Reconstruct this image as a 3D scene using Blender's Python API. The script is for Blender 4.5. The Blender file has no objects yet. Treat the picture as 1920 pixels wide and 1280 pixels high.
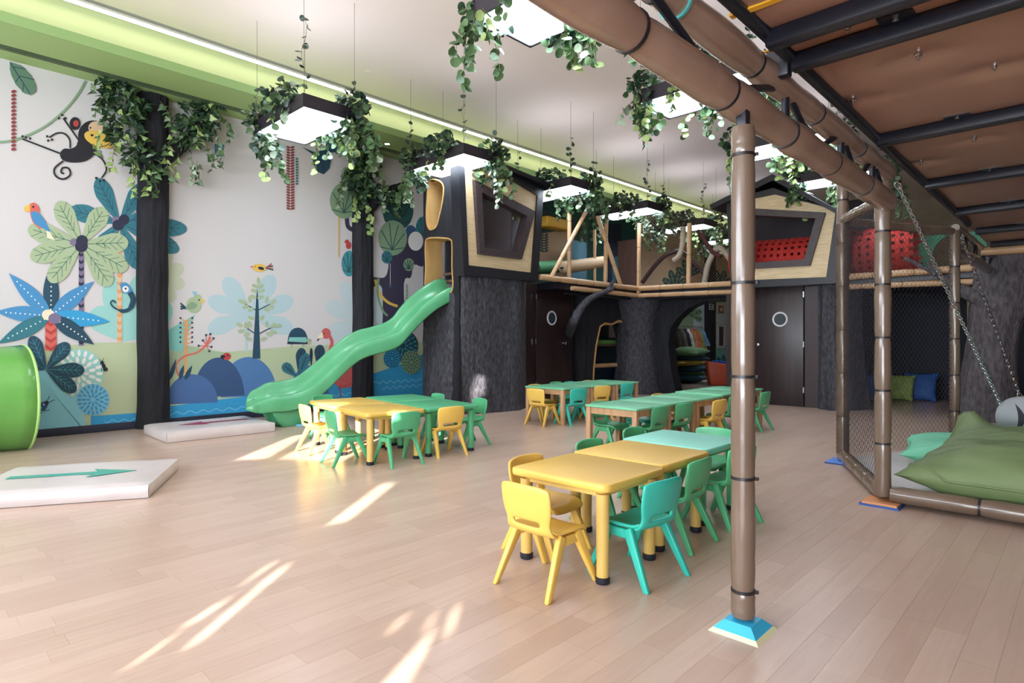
import bpy, bmesh, math, random
from mathutils import Vector, Matrix, noise
from math import sin, cos, pi, radians as R
random.seed(7)
scene = bpy.context.scene
col = scene.collection
# ------------------------------------------------------------------ camera
YAW, FPX, HZ, EYE = R(43.97), 1130.0, 635.0, 1.2
cd = bpy.data.cameras.new('camera'); cam = bpy.data.objects.new('camera', cd); col.objects.link(cam)
cam.location = (0, 0, EYE); cam.rotation_euler = (pi/2, 0, YAW)
cd.sensor_width = 36; cd.lens = FPX/1920*36; cd.shift_y = -(640-HZ)/1920
cd.clip_start = .05; cd.clip_end = 200
scene.camera = cam
# ------------------------------------------------------------------ world, sun, window and fill light, exposure
w = bpy.data.worlds.new('sky'); scene.world = w; w.use_nodes = True
wn = w.node_tree; bg = wn.nodes['Background']
bg.inputs['Color'].default_value = (.62, .76, 1, 1); bg.inputs['Strength'].default_value = 1.2
SUN_AZ, SUN_EL = R(-33), R(17)          # direction of travel, seen from above, from +y
sl = bpy.data.lights.new('sun', 'SUN'); sl.energy = 34; sl.angle = R(.42); sl.color = (1, .93, .84)
so = bpy.data.objects.new('sun', sl); col.objects.link(so)
SUN_DIR = Vector((sin(SUN_AZ)*cos(SUN_EL), cos(SUN_AZ)*cos(SUN_EL), -sin(SUN_EL)))
so.rotation_euler = SUN_DIR.to_track_quat('-Z', 'Y').to_euler(); so.location = (6, -8, 6)
def area_light(name, loc, rot, sx, sy, e, c):
    l = bpy.data.lights.new(name, 'AREA'); l.shape = 'RECTANGLE'; l.size = sx; l.size_y = sy; l.energy = e; l.color = c
    o = bpy.data.objects.new(name, l); col.objects.link(o); o.location = loc; o.rotation_euler = rot; return o
area_light('daylight_window', (-3.6, -3.9, 3.1), (R(112), 0, 0), 7.5, 3.2, 1250, (.80, .90, 1))
area_light('daylight_low_window', (1.2, -3.9, 1.15), (R(106), 0, 0), 4.6, 1.7, 620, (.86, .93, 1))  # added fill, not a real window; brightens the overhead deck underside
scene.view_settings.view_transform = 'Standard'; scene.view_settings.look = 'None'
scene.view_settings.gamma = 1; scene.view_settings.use_curve_mapping = False
scene.view_settings.exposure = -0.04
scene.cycles.use_denoising = True
scene.cycles.use_adaptive_sampling = True; scene.cycles.adaptive_threshold = .03
scene.cycles.max_bounces = 6; scene.cycles.diffuse_bounces = 4; scene.cycles.glossy_bounces = 3
scene.cycles.caustics_reflective = False; scene.cycles.caustics_refractive = False
scene.cycles.sample_clamp_indirect = 6
# ------------------------------------------------------------------ survey: pixel of the photograph + a known plane -> metres in the room
fwv = (-sin(YAW), cos(YAW)); rtv = (cos(YAW), sin(YAW))
def ray(px, py):
    a = (px-960)/FPX
    return fwv[0]+a*rtv[0], fwv[1]+a*rtv[1], (HZ-py)/FPX
def onz(px, py, z=0.0):
    d = ray(px, py); t = (z-EYE)/d[2]; return Vector((d[0]*t, d[1]*t, z))
def onx(px, py, x):
    d = ray(px, py); t = x/d[0]; return Vector((x, d[1]*t, EYE+d[2]*t))
def ony(px, py, y):
    d = ray(px, py); t = y/d[1]; return Vector((d[0]*t, y, EYE+d[2]*t))
# ------------------------------------------------------------------ materials
def lin(c):
    return tuple((v/255/12.92 if v/255 <= .04045 else ((v/255+.055)/1.055)**2.4) for v in c)
MATS = {}
def mat(name, c, rough=.5, metal=0, c2=None, vs=4, bump=0, bs=40, emit=0, stretch=None, spec=.5, trans=0, rnd=0, coat=0, det=6):
    if name in MATS: return MATS[name]
    m = bpy.data.materials.new(name); m.use_nodes = True; t = m.node_tree; p = t.nodes['Principled BSDF']
    c = lin(c); m.diffuse_color = (*c, 1)
    p.inputs['Base Color'].default_value = (*c, 1); p.inputs['Roughness'].default_value = rough; p.inputs['Metallic'].default_value = metal
    p.inputs['Specular IOR Level'].default_value = spec
    if coat: p.inputs['Coat Weight'].default_value = coat; p.inputs['Coat Roughness'].default_value = .12
    if emit:
        p.inputs['Emission Color'].default_value = (*c, 1); p.inputs['Emission Strength'].default_value = emit
    if trans:
        p.inputs['Transmission Weight'].default_value = trans
    vec = None
    if c2 or bump:
        tc = t.nodes.new('ShaderNodeTexCoord'); mp = t.nodes.new('ShaderNodeMapping')
        t.links.new(tc.outputs['Object'], mp.inputs['Vector'])
        if stretch: mp.inputs['Scale'].default_value = stretch
        vec = mp.outputs['Vector']
    if c2:
        n = t.nodes.new('ShaderNodeTexNoise'); n.inputs['Scale'].default_value = vs; n.inputs['Detail'].default_value = det
        t.links.new(vec, n.inputs['Vector'])
        r = t.nodes.new('ShaderNodeValToRGB'); r.color_ramp.elements[0].position = .35; r.color_ramp.elements[1].position = .65
        r.color_ramp.elements[0].color = (*c, 1); r.color_ramp.elements[1].color = (*lin(c2), 1)
        t.links.new(n.outputs['Fac'], r.inputs['Fac']); src = r.outputs['Color']
        t.links.new(src, p.inputs['Base Color'])
    if rnd:
        oi = t.nodes.new('ShaderNodeObjectInfo'); hs = t.nodes.new('ShaderNodeHueSaturation'); mr = t.nodes.new('ShaderNodeMapRange')
        mr.inputs['To Min'].default_value = 1-rnd; mr.inputs['To Max'].default_value = 1+rnd
        t.links.new(oi.outputs['Random'], mr.inputs['Value']); t.links.new(mr.outputs['Result'], hs.inputs['Value'])
        if c2: t.links.new(src, hs.inputs['Color'])
        else: hs.inputs['Color'].default_value = (*c, 1)
        t.links.new(hs.outputs['Color'], p.inputs['Base Color'])
    if bump:
        n2 = t.nodes.new('ShaderNodeTexNoise'); n2.inputs['Scale'].default_value = bs; n2.inputs['Detail'].default_value = 5
        t.links.new(vec, n2.inputs['Vector'])
        b = t.nodes.new('ShaderNodeBump'); b.inputs['Strength'].default_value = bump; b.inputs['Distance'].default_value = .02
        t.links.new(n2.outputs['Fac'], b.inputs['Height']); t.links.new(b.outputs['Normal'], p.inputs['Normal'])
    MATS[name] = m; return m
# ------------------------------------------------------------------ mesh helpers
class MB:
    def __init__(s): s.v = []; s.f = []; s.m = []; s.mi = 0
    def add(s, vs, fs):
        o = len(s.v); s.v += [tuple(x) for x in vs]
        for f in fs: s.f.append(tuple(i+o for i in f)); s.m.append(s.mi)
        return s
    def box(s, c, d, rz=0, rx=0, ry=0):
        M = Matrix.Rotation(rz, 3, 'Z') @ Matrix.Rotation(ry, 3, 'Y') @ Matrix.Rotation(rx, 3, 'X'); c = Vector(c)
        vs = [c+M @ Vector((sx*d[0]/2, sy*d[1]/2, sz*d[2]/2)) for sz in (-1, 1) for sy in (-1, 1) for sx in (-1, 1)]
        return s.add(vs, [(0, 2, 3, 1), (4, 5, 7, 6), (0, 1, 5, 4), (2, 6, 7, 3), (0, 4, 6, 2), (1, 3, 7, 5)])
    def bar(s, a, b, w, h, up=(0, 0, 1), w2=None, h2=None):   # rectangular bar from a to b, may taper
        a, b = Vector(a), Vector(b); d = (b-a).normalized(); x = d.cross(Vector(up))
        if x.length < 1e-4: x = d.cross(Vector((1, 0, 0)))
        x.normalize(); y = x.cross(d); w2 = w2 or w; h2 = h2 or h
        vs = [p+x*i*ww/2+y*j*hh/2 for p, ww, hh in ((a, w, h), (b, w2, h2)) for i, j in ((-1, -1), (1, -1), (1, 1), (-1, 1))]
        return s.add(vs, [(3, 2, 1, 0), (4, 5, 6, 7), (0, 1, 5, 4), (1, 2, 6, 5), (2, 3, 7, 6), (3, 0, 4, 7)])
    def tube(s, pts, r, n=8, cap=True, close=False):
        pts = [Vector(p) for p in pts]; k = len(pts); rs = r if isinstance(r, (list, tuple)) else [r]*k
        base = []; prev = None
        for i, p in enumerate(pts):
            if close: d = pts[(i+1) % k]-pts[i-1]
            else: d = pts[min(i+1, k-1)]-pts[max(i-1, 0)]
            d.normalize()
            if prev is None:
                u = d.cross(Vector((0, 0, 1)));
                if u.length < .05: u = d.cross(Vector((1, 0, 0)))
            else: u = prev-d*prev.dot(d)
            u.normalize(); prev = u; v = d.cross(u)
            base += [p+u*cos(2*pi*j/n)*rs[i]+v*sin(2*pi*j/n)*rs[i] for j in range(n)]
        fs = []
        for i in range(k if close else k-1):
            i2 = (i+1) % k
            for j in range(n): fs.append((i*n+j, i*n+(j+1) % n, i2*n+(j+1) % n, i2*n+j))
        if cap and not close: fs += [tuple(range(n-1, -1, -1)), tuple((k-1)*n+j for j in range(n))]
        return s.add(base, fs)
    def lathe(s, prof, c=(0, 0, 0), n=20, axis='Z'):
        c = Vector(c); vs = []
        for r, z in prof:
            for j in range(n):
                a = 2*pi*j/n; q = (r*cos(a), r*sin(a), z)
                if axis == 'Y': q = (q[0], q[2], q[1])
                if axis == 'X': q = (q[2], q[0], q[1])
                vs.append(c+Vector(q))
        fs = [(i*n+j, i*n+(j+1) % n, (i+1)*n+(j+1) % n, (i+1)*n+j) for i in range(len(prof)-1) for j in range(n)]
        if prof[0][0] > 1e-4: fs.append(tuple(range(n-1, -1, -1)))
        if prof[-1][0] > 1e-4: fs.append(tuple((len(prof)-1)*n+j for j in range(n)))
        return s.add(vs, fs)
    def prism(s, pts, d):                     # closed outline extruded along d
        n = len(pts); d = Vector(d); pts = [Vector(p) for p in pts]
        return s.add(pts+[p+d for p in pts], [tuple(range(n-1, -1, -1)), tuple(range(n, 2*n))]+[(i, (i+1) % n, n+(i+1) % n, n+i) for i in range(n)])
    def grid(s, fn, nu, nv, closeu=False):
        vs = [fn(i/(nu if closeu else nu), j/nv) for j in range(nv+1) for i in range(nu+(0 if closeu else 1))]
        k = nu if closeu else nu+1
        return s.add(vs, [(j*k+i, j*k+(i+1) % k, (j+1)*k+(i+1) % k, (j+1)*k+i) for j in range(nv) for i in range(nu)])
    def build(s, name, mats, parent=None, smooth=False, loc=None, bevel=0, sub=0, solid=0, sharp=40):
        me = bpy.data.meshes.new(name); me.from_pydata(s.v, [], s.f)
        for m in (mats if isinstance(mats, (list, tuple)) else [mats]): me.materials.append(m)
        me.polygons.foreach_set('material_index', s.m)
        bm = bmesh.new(); bm.from_mesh(me)
        if smooth or bevel or solid or sub: bmesh.ops.remove_doubles(bm, verts=bm.verts, dist=1e-5)
        bmesh.ops.recalc_face_normals(bm, faces=bm.faces); bm.to_mesh(me); bm.free()
        o = bpy.data.objects.new(name, me); col.objects.link(o)
        if parent: o.parent = parent
        if loc: o.location = loc
        if solid: mo = o.modifiers.new('solid', 'SOLIDIFY'); mo.thickness = solid; mo.offset = 0
        if bevel: mo = o.modifiers.new('bevel', 'BEVEL'); mo.width = bevel; mo.segments = 2; mo.limit_method = 'ANGLE'; mo.angle_limit = R(35)
        if sub: mo = o.modifiers.new('sub', 'SUBSURF'); mo.levels = mo.render_levels = sub
        if smooth or sub or bevel:
            me.shade_smooth()
            if smooth and not sub: me.set_sharp_from_angle(angle=R(sharp))
        return o
def holed(name, outer, holes, mats, parent=None, thick=0.0, nrm=None, bevel=0):
    """flat panel with openings: outer / holes are lists of 3-D points in one plane"""
    bm = bmesh.new()
    for lp in [outer]+holes:
        vs = [bm.verts.new(p) for p in lp]
        for i in range(len(vs)): bm.edges.new((vs[i], vs[(i+1) % len(vs)]))
    n = Vector(nrm) if nrm else (Vector(outer[1])-Vector(outer[0])).cross(Vector(outer[2])-Vector(outer[0])).normalized()
    bmesh.ops.triangle_fill(bm, use_beauty=True, use_dissolve=False, edges=bm.edges[:], normal=n)
    if thick:
        r = bmesh.ops.extrude_face_region(bm, geom=bm.faces[:])
        bmesh.ops.translate(bm, verts=[e for e in r['geom'] if isinstance(e, bmesh.types.BMVert)], vec=n*-thick)
    bmesh.ops.recalc_face_normals(bm, faces=bm.faces)
    me = bpy.data.meshes.new(name); bm.to_mesh(me); bm.free(); me.materials.append(mats)
    o = bpy.data.objects.new(name, me); col.objects.link(o)
    if parent: o.parent = parent
    return o
def tag(o, label, cat, group=None, kind=None):
    o['label'] = label; o['category'] = cat
    if group: o['group'] = group
    if kind: o['kind'] = kind
    return o
def thing(name, label, cat, loc=(0, 0, 0), rz=0, group=None):
    o = bpy.data.objects.new(name, None); col.objects.link(o); o.location = loc; o.rotation_euler = (0, 0, rz); o.empty_display_size = .1
    return tag(o, label, cat, group)
def struct(o, label=None):
    o['kind'] = 'structure'
    if label: o['label'] = label
    return o
def copy_tree(o, parent=None):
    c = o.copy(); col.objects.link(c); c.parent = parent
    for ch in list(o.children): copy_tree(ch, c)
    return c
def catmull(P, n=8):
    P = [Vector(p) for p in P]; out = []
    for i in range(len(P)-1):
        a, b, c, d = P[max(i-1, 0)], P[i], P[i+1], P[min(i+2, len(P)-1)]
        for k in range(n):
            t = k/n; out.append(.5*((2*b)+(c-a)*t+(2*a-5*b+4*c-d)*t*t+(3*b-a-3*c+d)*t**3))
    return out+[P[-1]]
# shared materials
WHITE = mat('white_paint', (208, 204, 204), .75)
CEIL = mat('ceiling_paint', (252, 238, 230), .9)
GREEN_S = mat('soffit_green', (158, 184, 118), .7)
NAVY = mat('navy_skirting', (38, 44, 62), .5)
BARK = mat('bark', (40, 40, 47), .7, c2=(74, 73, 80), vs=26, bump=1.0, bs=34, stretch=(1, 1, .45), det=10)
BARK_FINE = mat('bark_column', (13, 14, 21), .8, c2=(30, 30, 38), vs=14, bump=.9, bs=30, stretch=(1, 1, .16))
BLACKM = mat('black_steel', (22, 24, 34), .35)
BLACKP = mat('black_paint', (24, 24, 32), .38)
PINE = mat('pine_panel', (222, 200, 160), .5, c2=(206, 180, 138), vs=5, stretch=(1, .6, 9))
TANW = mat('tan_wood', (208, 170, 110), .55, c2=(190, 148, 90), vs=4, stretch=(1, 1, .3))
DARKW = mat('dark_wood', (34, 24, 27), .35, c2=(50, 33, 33), vs=3, stretch=(6, 6, .5))
WENGE = mat('wenge_frame', (66, 54, 56), .4, c2=(54, 44, 46), vs=6, stretch=(3, 3, 3))
CHROME = mat('chrome', (200, 200, 205), .2, 1)
FOAM_N = mat('foam_sleeve_brown', (116, 98, 84), .22, c2=(106, 88, 74), vs=3, bump=.12, bs=9, coat=.3)
FOAM_B = mat('foam_sleeve_near', (156, 128, 112), .26, c2=(144, 114, 98), vs=3, bump=.25, bs=7, coat=.3)
FOAM_F = mat('foam_sleeve_tan', (204, 168, 128), .35, c2=(192, 154, 114), vs=3)
TIE = mat('black_tie', (30, 26, 30), .4)
NETM = mat('net_cord', (92, 74, 60), .7)
NETD = mat('net_cord_dark', (46, 46, 56), .7)
# ================================================================== the room
WX, CZ, SZ = -9.22, 5.3, 4.49
Y0, Y1, XR = -4.0, 21.0, 9.0
# floor: printed wood planks along the mural wall; the nearest are single pieces, the rest one part
m = bpy.data.materials.new('plank_wood'); m.use_nodes = True; t = m.node_tree; p = t.nodes['Principled BSDF']
MATS['plank_wood'] = m
p.inputs['Roughness'].default_value = .28; p.inputs['Specular IOR Level'].default_value = .45
at = t.nodes.new('ShaderNodeAttribute'); at.attribute_name = 'tone'
ob = t.nodes.new('ShaderNodeObjectInfo'); ge = t.nodes.new('ShaderNodeNewGeometry')
mpn = t.nodes.new('ShaderNodeMapping'); mpn.inputs['Scale'].default_value = (14, 1.1, 1)
n1 = t.nodes.new('ShaderNodeTexNoise'); n1.inputs['Scale'].default_value = 1.6; n1.inputs['Detail'].default_value = 7; n1.inputs['Distortion'].default_value = 1.2
t.links.new(ge.outputs['Position'], mpn.inputs['Vector']); t.links.new(mpn.outputs['Vector'], n1.inputs['Vector'])
ad = t.nodes.new('ShaderNodeMath'); ad.operation = 'ADD'; ml = t.nodes.new('ShaderNodeMath'); ml.operation = 'MULTIPLY'; ml.inputs[1].default_value = .55
t.links.new(n1.outputs['Fac'], ml.inputs[0]); t.links.new(ml.outputs[0], ad.inputs[0]); t.links.new(at.outputs['Fac'], ad.inputs[1])
rp = t.nodes.new('ShaderNodeValToRGB'); e = rp.color_ramp.elements
e[0].position = .2; e[0].color = (*lin((178, 150, 132)), 1); e[1].position = .85; e[1].color = (*lin((204, 179, 162)), 1)
t.links.new(ad.outputs[0], rp.inputs['Fac']); t.links.new(rp.outputs['Color'], p.inputs['Base Color'])
PLANK = m
fl = struct(MB().box(((WX+XR)/2, (Y0+Y1)/2, -.06), (XR-WX, Y1-Y0, .1)).build('floor', mat('subfloor', (150, 110, 85), .6)), 'pale wood plank floor')
rs = random.Random(3); pw, far = .115, MB(); far_t = []; near = []
def plank_mesh(w_, l_, tone):
    me = bpy.data.meshes.new('plank'); b = .0002
    vs = [(-w_/2+b, -l_/2+b, 0), (w_/2-b, -l_/2+b, 0), (w_/2-b, l_/2-b, 0), (-w_/2+b, l_/2-b, 0), (-w_/2, -l_/2, -.01), (w_/2, -l_/2, -.01), (w_/2, l_/2, -.01), (-w_/2, l_/2, -.01)]
    me.from_pydata(vs, [], [(0, 1, 2, 3), (0, 4, 5, 1), (1, 5, 6, 2), (2, 6, 7, 3), (3, 7, 4, 0)]); me.materials.append(PLANK)
    a = me.attributes.new('tone', 'FLOAT', 'POINT'); a.data.foreach_set('value', [tone]*8); return me
PM = [plank_mesh(pw-.0003, .6203, .16+.26*k/11) for k in range(12)]
planks = []
i = 0; x = WX
while x < 3.4:
    y = Y0-rs.random()*.6
    while y < Y1:
        planks.append((x+pw/2, y+.31, rs.randrange(12))); y += .6206
    x += pw
def vis(p):
    d = p[0]*fwv[0]+p[1]*fwv[1]; r = p[0]*rtv[0]+p[1]*rtv[1]
    return d > 1.75 and abs(r/d) < .93
planks.sort(key=lambda p: (0 if vis(p) else 1, p[0]**2+p[1]**2))
for i, (x, y, k) in enumerate(planks):
    if i < 300:
        o = bpy.data.objects.new('plank', PM[k]); o.location = (x, y, 0); o.parent = fl; col.objects.link(o)
    else:
        a, b = pw/2-.00015, .3101
        if y-b < Y0+.02 or y+b > Y1: continue
        far.add([(x-a, y-b, 0), (x+a, y-b, 0), (x+a, y+b, 0), (x-a, y+b, 0)], [(0, 1, 2, 3)]); far_t += [.16+.26*k/11]*4
o = far.build('planks', PLANK, fl); o['kind'] = 'stuff'
a = o.data.attributes.new('tone', 'FLOAT', 'POINT'); a.data.foreach_set('value', far_t)
# walls
wl = struct(MB().box((WX-.1, (Y0+Y1)/2, 2.75), (.2, Y1-Y0, 5.5)).build('wall_left', WHITE), 'white wall with a jungle mural')
struct(MB().box(((WX+XR)/2, Y1+.1, 2.75), (XR-WX+.4, .2, 5.5)).build('wall_back', mat('back_wall_paint', (170, 160, 140), .8)), 'far back wall of the play hall')
struct(MB().box((XR+.1, (Y0+Y1)/2, 2.75), (.2, Y1-Y0, 5.5)).build('wall_right', mat('right_wall_paint', (222, 216, 208), .8)), 'plain wall beyond the play frame')
# unseen front wall behind the camera; its slits are added to shape the sun patches
def back_to_front(q):
    q = Vector(q); s = (q.y-Y0)/SUN_DIR.y; return q-SUN_DIR*s
def fq(pts): return [back_to_front(onz(*p)) for p in pts]
slits = [
 [(345, 1212), (530, 1058), (548, 1058), (372, 1208)],
 [(236, 1250), (322, 1190), (336, 1188), (262, 1243)],
 [(340, 1172), (420, 1122), (436, 1122), (366, 1168)],
 [(452, 1094), (506, 1054), (520, 1054), (468, 1090)],
 [(610, 984), (715, 906), (742, 906), (655, 976)],
 [(440, 862), (545, 818), (580, 812), (500, 860)],
 [(525, 860), (630, 800), (760, 800), (640, 866)],
 [(770, 862), (830, 816), (850, 816), (800, 860)],
 [(700, 1300), (800, 1190), (822, 1176), (775, 1270), (750, 1300)],
 [(790, 1180), (812, 1150), (822, 1150), (806, 1178)], [(832, 1190), (846, 1140), (864, 1136), (850, 1190)],
 [(722, 1180), (760, 1155), (770, 1155), (738, 1182)],
]
hol = [fq(s) for s in slits]
hol.append([back_to_front(p) for p in (onx(888, 768, -7.15), onx(884, 735, -7.15), onx(897, 706, -7.15), onx(916, 712, -7.15), onx(914, 742, -7.15), onx(900, 744, -7.15), onx(908, 768, -7.15))])
win = [Vector((-6.7, Y0, .45)), Vector((-.5, Y0, .45)), Vector((-.5, Y0, 1.35)), Vector((-6.7, Y0, 1.35))]
cu = bpy.data.curves.new('wall_front', 'CURVE'); cu.dimensions = '2D'; cu.fill_mode = 'BOTH'; cu.extrude = .01; cu.materials.append(WHITE)
for lp in [[(WX-.2, -.1), (XR+.2, -.1), (XR+.2, 5.5), (WX-.2, 5.5)]]+[[(p.x, p.z) for p in h] for h in hol]:
    s_ = cu.splines.new('POLY'); s_.points.add(len(lp)-1); s_.use_cyclic_u = True
    for k, (x, y) in enumerate(lp): s_.points[k].co = (x, y, 0, 1)
wf = bpy.data.objects.new('wall_front', cu); col.objects.link(wf); wf.location = (0, Y0, 0); wf.rotation_euler = (pi/2, 0, 0)
struct(wf, 'window wall behind the camera')
# ceiling, soffit with cove
struct(MB().box(((-8.72+XR)/2, (Y0+Y1)/2, CZ+.05), (XR+8.72, Y1-Y0+.4, .1)).build('ceiling', CEIL), 'plain beige ceiling')
so_ = struct(MB().box(((WX-8.16)/2, (Y0+Y1)/2, SZ+.05), (-8.16-WX, Y1-Y0, .1)).build('ceiling_soffit', GREEN_S), 'green dropped soffit along the mural wall')
struct(MB().box((-8.149, (Y0+Y1)/2, SZ+.055), (.02, Y1-Y0, .112)).build('trim_1', mat('fascia_green', (140, 172, 108), .7), so_))
struct(MB().box((WX+.015, (Y0+Y1)/2, 5.0), (.03, Y1-Y0, .8)).build('trim_2', mat('cove_green', (206, 218, 172), .7), so_))
struct(MB().box(((WX-8.72)/2, (Y0+Y1)/2, CZ+.14), (.5, Y1-Y0, .1)).build('ceiling_slot', WHITE))
for k, yy in enumerate((-4, 4.3, 12.6)):
    t_ = thing('cove_light', ('long bright cove strip above the monkey mural', 'bright cove strip above the middle of the mural wall', 'far bright cove strip above the back of the hall')[k], 'cove light', (WX+.24, yy, 5.33), 0, 'cove strips along the mural wall')
    MB().box((.0, 4.15, .015), (.09, 8.3, .03)).build('channel', mat('strip_channel', (230, 230, 225), .5), t_)
    MB().box((.0, 4.15, -.006), (.07, 8.3, .012)).build('diffuser', mat('cove_glow', (255, 250, 225), .5, emit=9), t_)
# slot diffuser lines in the soffit
vt = thing('slot_air_vent', 'long black slot air vent running along the green soffit', 'air vent', (-8.86, 5, SZ))
for k in range(4):
    MB().box((-.06+.042*k, 0, -.002), (.015 if k else .007, 18, .008)).build('slot', mat('slot_black', (22, 40, 40), .6), vt)
# skirting
struct(MB().box((WX+.012, 4, .05), (.024, 16, .1)).build('baseboard_left', NAVY, None, bevel=.004), 'navy skirting below the mural')
# small ceiling downlights; the unlit disc is a sprinkler
for k, (px, py) in enumerate(((726, 270), (1145, 386), (690, 135))):
    z = SZ if k < 2 else CZ
    q = onz(px, py, z)
    d = thing('downlight', ('tiny lit downlight in the soffit by the second bark column', 'tiny lit downlight in the soffit above the bamboo lattice', 'flush unlit ceiling disc above the first hanging lamp')[k], 'downlight', (q.x, q.y, z))
    MB().lathe([(.035, .0), (.05, -.004), (.055, 0)], n=16).build('rim', WHITE if k < 2 else CEIL, d, True)
    MB().lathe([(.0001, -.003), (.034, -.003), (.034, 0)], n=16).build('lens', mat('downlight_glow', (255, 246, 220), .5, emit=60) if k < 2 else CEIL, d)

# ================================================================== mural on the left wall (flat print, measured on the wall plane)
PAL = dict(aqua=(140, 206, 220), dg=(96, 128, 104), lg=(166, 184, 148), vlg=(190, 198, 172), teal=(52, 118, 132), dteal=(34, 72, 92), navy=(40, 44, 66), blue=(70, 140, 190), lblue=(128, 190, 214), sky=(176, 200, 206),
  pale=(190, 206, 208), water=(52, 156, 206), water2=(120, 196, 228), slate=(72, 106, 156), slate2=(54, 84, 124), slate3=(80, 122, 172), red=(184, 66, 64), coral=(214, 104, 92), brick=(140, 62, 62), yellow=(226, 186, 86), cream=(236, 224, 196), orange=(222, 156, 100), purple=(122, 112, 142), plum=(58, 54, 76), white=(232, 232, 228),
  hill=(180, 194, 156), hill2=(160, 180, 148), mint=(126, 192, 184), mint2=(152, 206, 198), leafg=(70, 112, 94), dkgreen=(38, 84, 78), teal2=(64, 138, 150), peach=(220, 186, 150), black=(32, 32, 40), flam=(200, 96, 96), sage=(132, 160, 128))
PM_ = {k: mat('mural_'+k, v, .7) for k, v in PAL.items()}
LAYER = [0]
class Mural:
    def __init__(s, name, label=None):
        s.b = MB(); s.name = name; s.mats = []; s.k = 0; s.label = label
    def poly(s, pts, c, lift=None):
        s.k += 1
        if PM_[c] not in s.mats: s.mats.append(PM_[c])
        s.b.mi = s.mats.index(PM_[c])
        X = WX+.0004*(1+LAYER[0])+.0001*s.k
        vs = [onx(x, y, WX) for x, y in pts]
        for v in vs: v.x = X
        s.b.add(vs, [tuple(range(len(vs)))]); return s
    def ell(s, cx, cy, rx, ry, c, rot=0, n=28, a0=0, a1=360):
        pts = []
        for i in range(n + (0 if a1-a0 == 360 else 1)):
            a = R(a0+(a1-a0)*i/n); x, y = rx*cos(a), ry*sin(a); r = R(rot)
            pts.append((cx+x*cos(r)-y*sin(r), cy+x*sin(r)+y*cos(r)))
        return s.poly(pts, c)
    def line(s, pts, wd, c):
        L, Q = [], []; n = len(pts)
        for i, (x, y) in enumerate(pts):
            x0, y0 = pts[max(i-1, 0)]; x1, y1 = pts[min(i+1, n-1)]; dx, dy = x1-x0, y1-y0; l = math.hypot(dx, dy) or 1
            ww = wd[i] if isinstance(wd, (list, tuple)) else wd
            L.append((x-dy/l*ww/2, y+dx/l*ww/2)); Q.append((x+dy/l*ww/2, y-dx/l*ww/2))
        s.k += 1
        if PM_[c] not in s.mats: s.mats.append(PM_[c])
        s.b.mi = s.mats.index(PM_[c]); X = WX+.0004*(1+LAYER[0])+.0001*s.k
        vs = [onx(x, y, WX) for x, y in L+Q]
        for v in vs: v.x = X
        s.b.add(vs, [(i, i+1, n+i+1, n+i) for i in range(n-1)]); return s
    def leaf(s, bx, by, tx, ty, w, c, vein=None, pw=.62, nv=4, dots=None, shape='round'):
        dx, dy = tx-bx, ty-by; l = math.hypot(dx, dy); ux, uy = dx/l, dy/l; nx, ny = -uy, ux
        a, b = [], []
        for i in range(21):
            f = 1-(1-i/20)**1.6
            if shape == 'round': h = w*((f/.66)**.75 if f < .66 else max(0, 1-((f-.66)/.34)**2)**.5)
            else: h = w*sin(pi*f**.8)**1.0
            a.append((bx+dx*f+nx*h, by+dy*f+ny*h)); b.append((bx+dx*f-nx*h, by+dy*f-ny*h))
        s.poly(a+b[::-1][1:-1], c)
        if vein:
            s.line([(bx, by), (bx+dx*.9, by+dy*.9)], max(1.2, w*.07), vein)
            for i in range(1, nv+1):
                f = .16+.66*i/(nv+.5); h = w*.72*min(1, (f/.66)**.75)
                for sg in (-1, 1): s.line([(bx+dx*f, by+dy*f), (bx+dx*(f+.16)+nx*h*sg, by+dy*(f+.16)+ny*h*sg)], max(1, w*.055), vein)
        if dots:
            for i in range(9): s.ell(bx+dx*(.12+.085*i), by+dy*(.12+.085*i), 1.5, 1.5, dots, n=8)
        return s
    def done(s):
        o = s.b.build(s.name, s.mats, wl); o['kind'] = 'structure'
        if s.label: o['label'] = s.label
        return o
def arc(cx, cy, r, a0, a1, n=14, ry=None): return [(cx+r*cos(R(a0+(a1-a0)*i/n)), cy+(ry or r)*sin(R(a0+(a1-a0)*i/n))) for i in range(n+1)]
# pale background plants
LAYER[0] = 1
g = Mural('mural_pale_plants')
for bx, by, L_ in ((235, 640, [(-62, -60), (-25, -120), (40, -130), (85, -70)]),):
    for dx, dy in L_: g.leaf(bx, by, bx+dx, by+dy, 26, 'mint2')
for (cx, cy, k) in ((470, 590, 'sky'), (690, 600, 'pale')):
    for a in (160, 200, 235, 300, 340, 20): g.leaf(cx, cy, cx+85*cos(R(a)), cy+85*sin(R(a)), 17, k)
    g.line([(cx-8, cy), (cx-8, 660)], 5, k)
for a in (-60, -20, 15, 50): g.leaf(290, 520, 290+58*cos(R(a)), 520+58*sin(R(a)), 14, 'vlg')
g.poly([(312, 655), (312, 620), (365, 590), (340, 660)], 'mint'); g.done()
# rolling hills
LAYER[0] = 3
g = Mural('mural_hills')
top = [(30, 672)]+[(60, 655), (120, 648), (180, 642), (255, 642), (313, 643), (370, 650), (420, 660), (480, 655), (560, 648), (620, 646), (700, 646), (800, 640)]
g.poly(top+[(800, 772), (30, 815)], 'hill')
g.poly([(300, 642), (340, 645), (400, 658), (430, 662), (400, 700), (300, 700)], 'hill2'); g.done()
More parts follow.
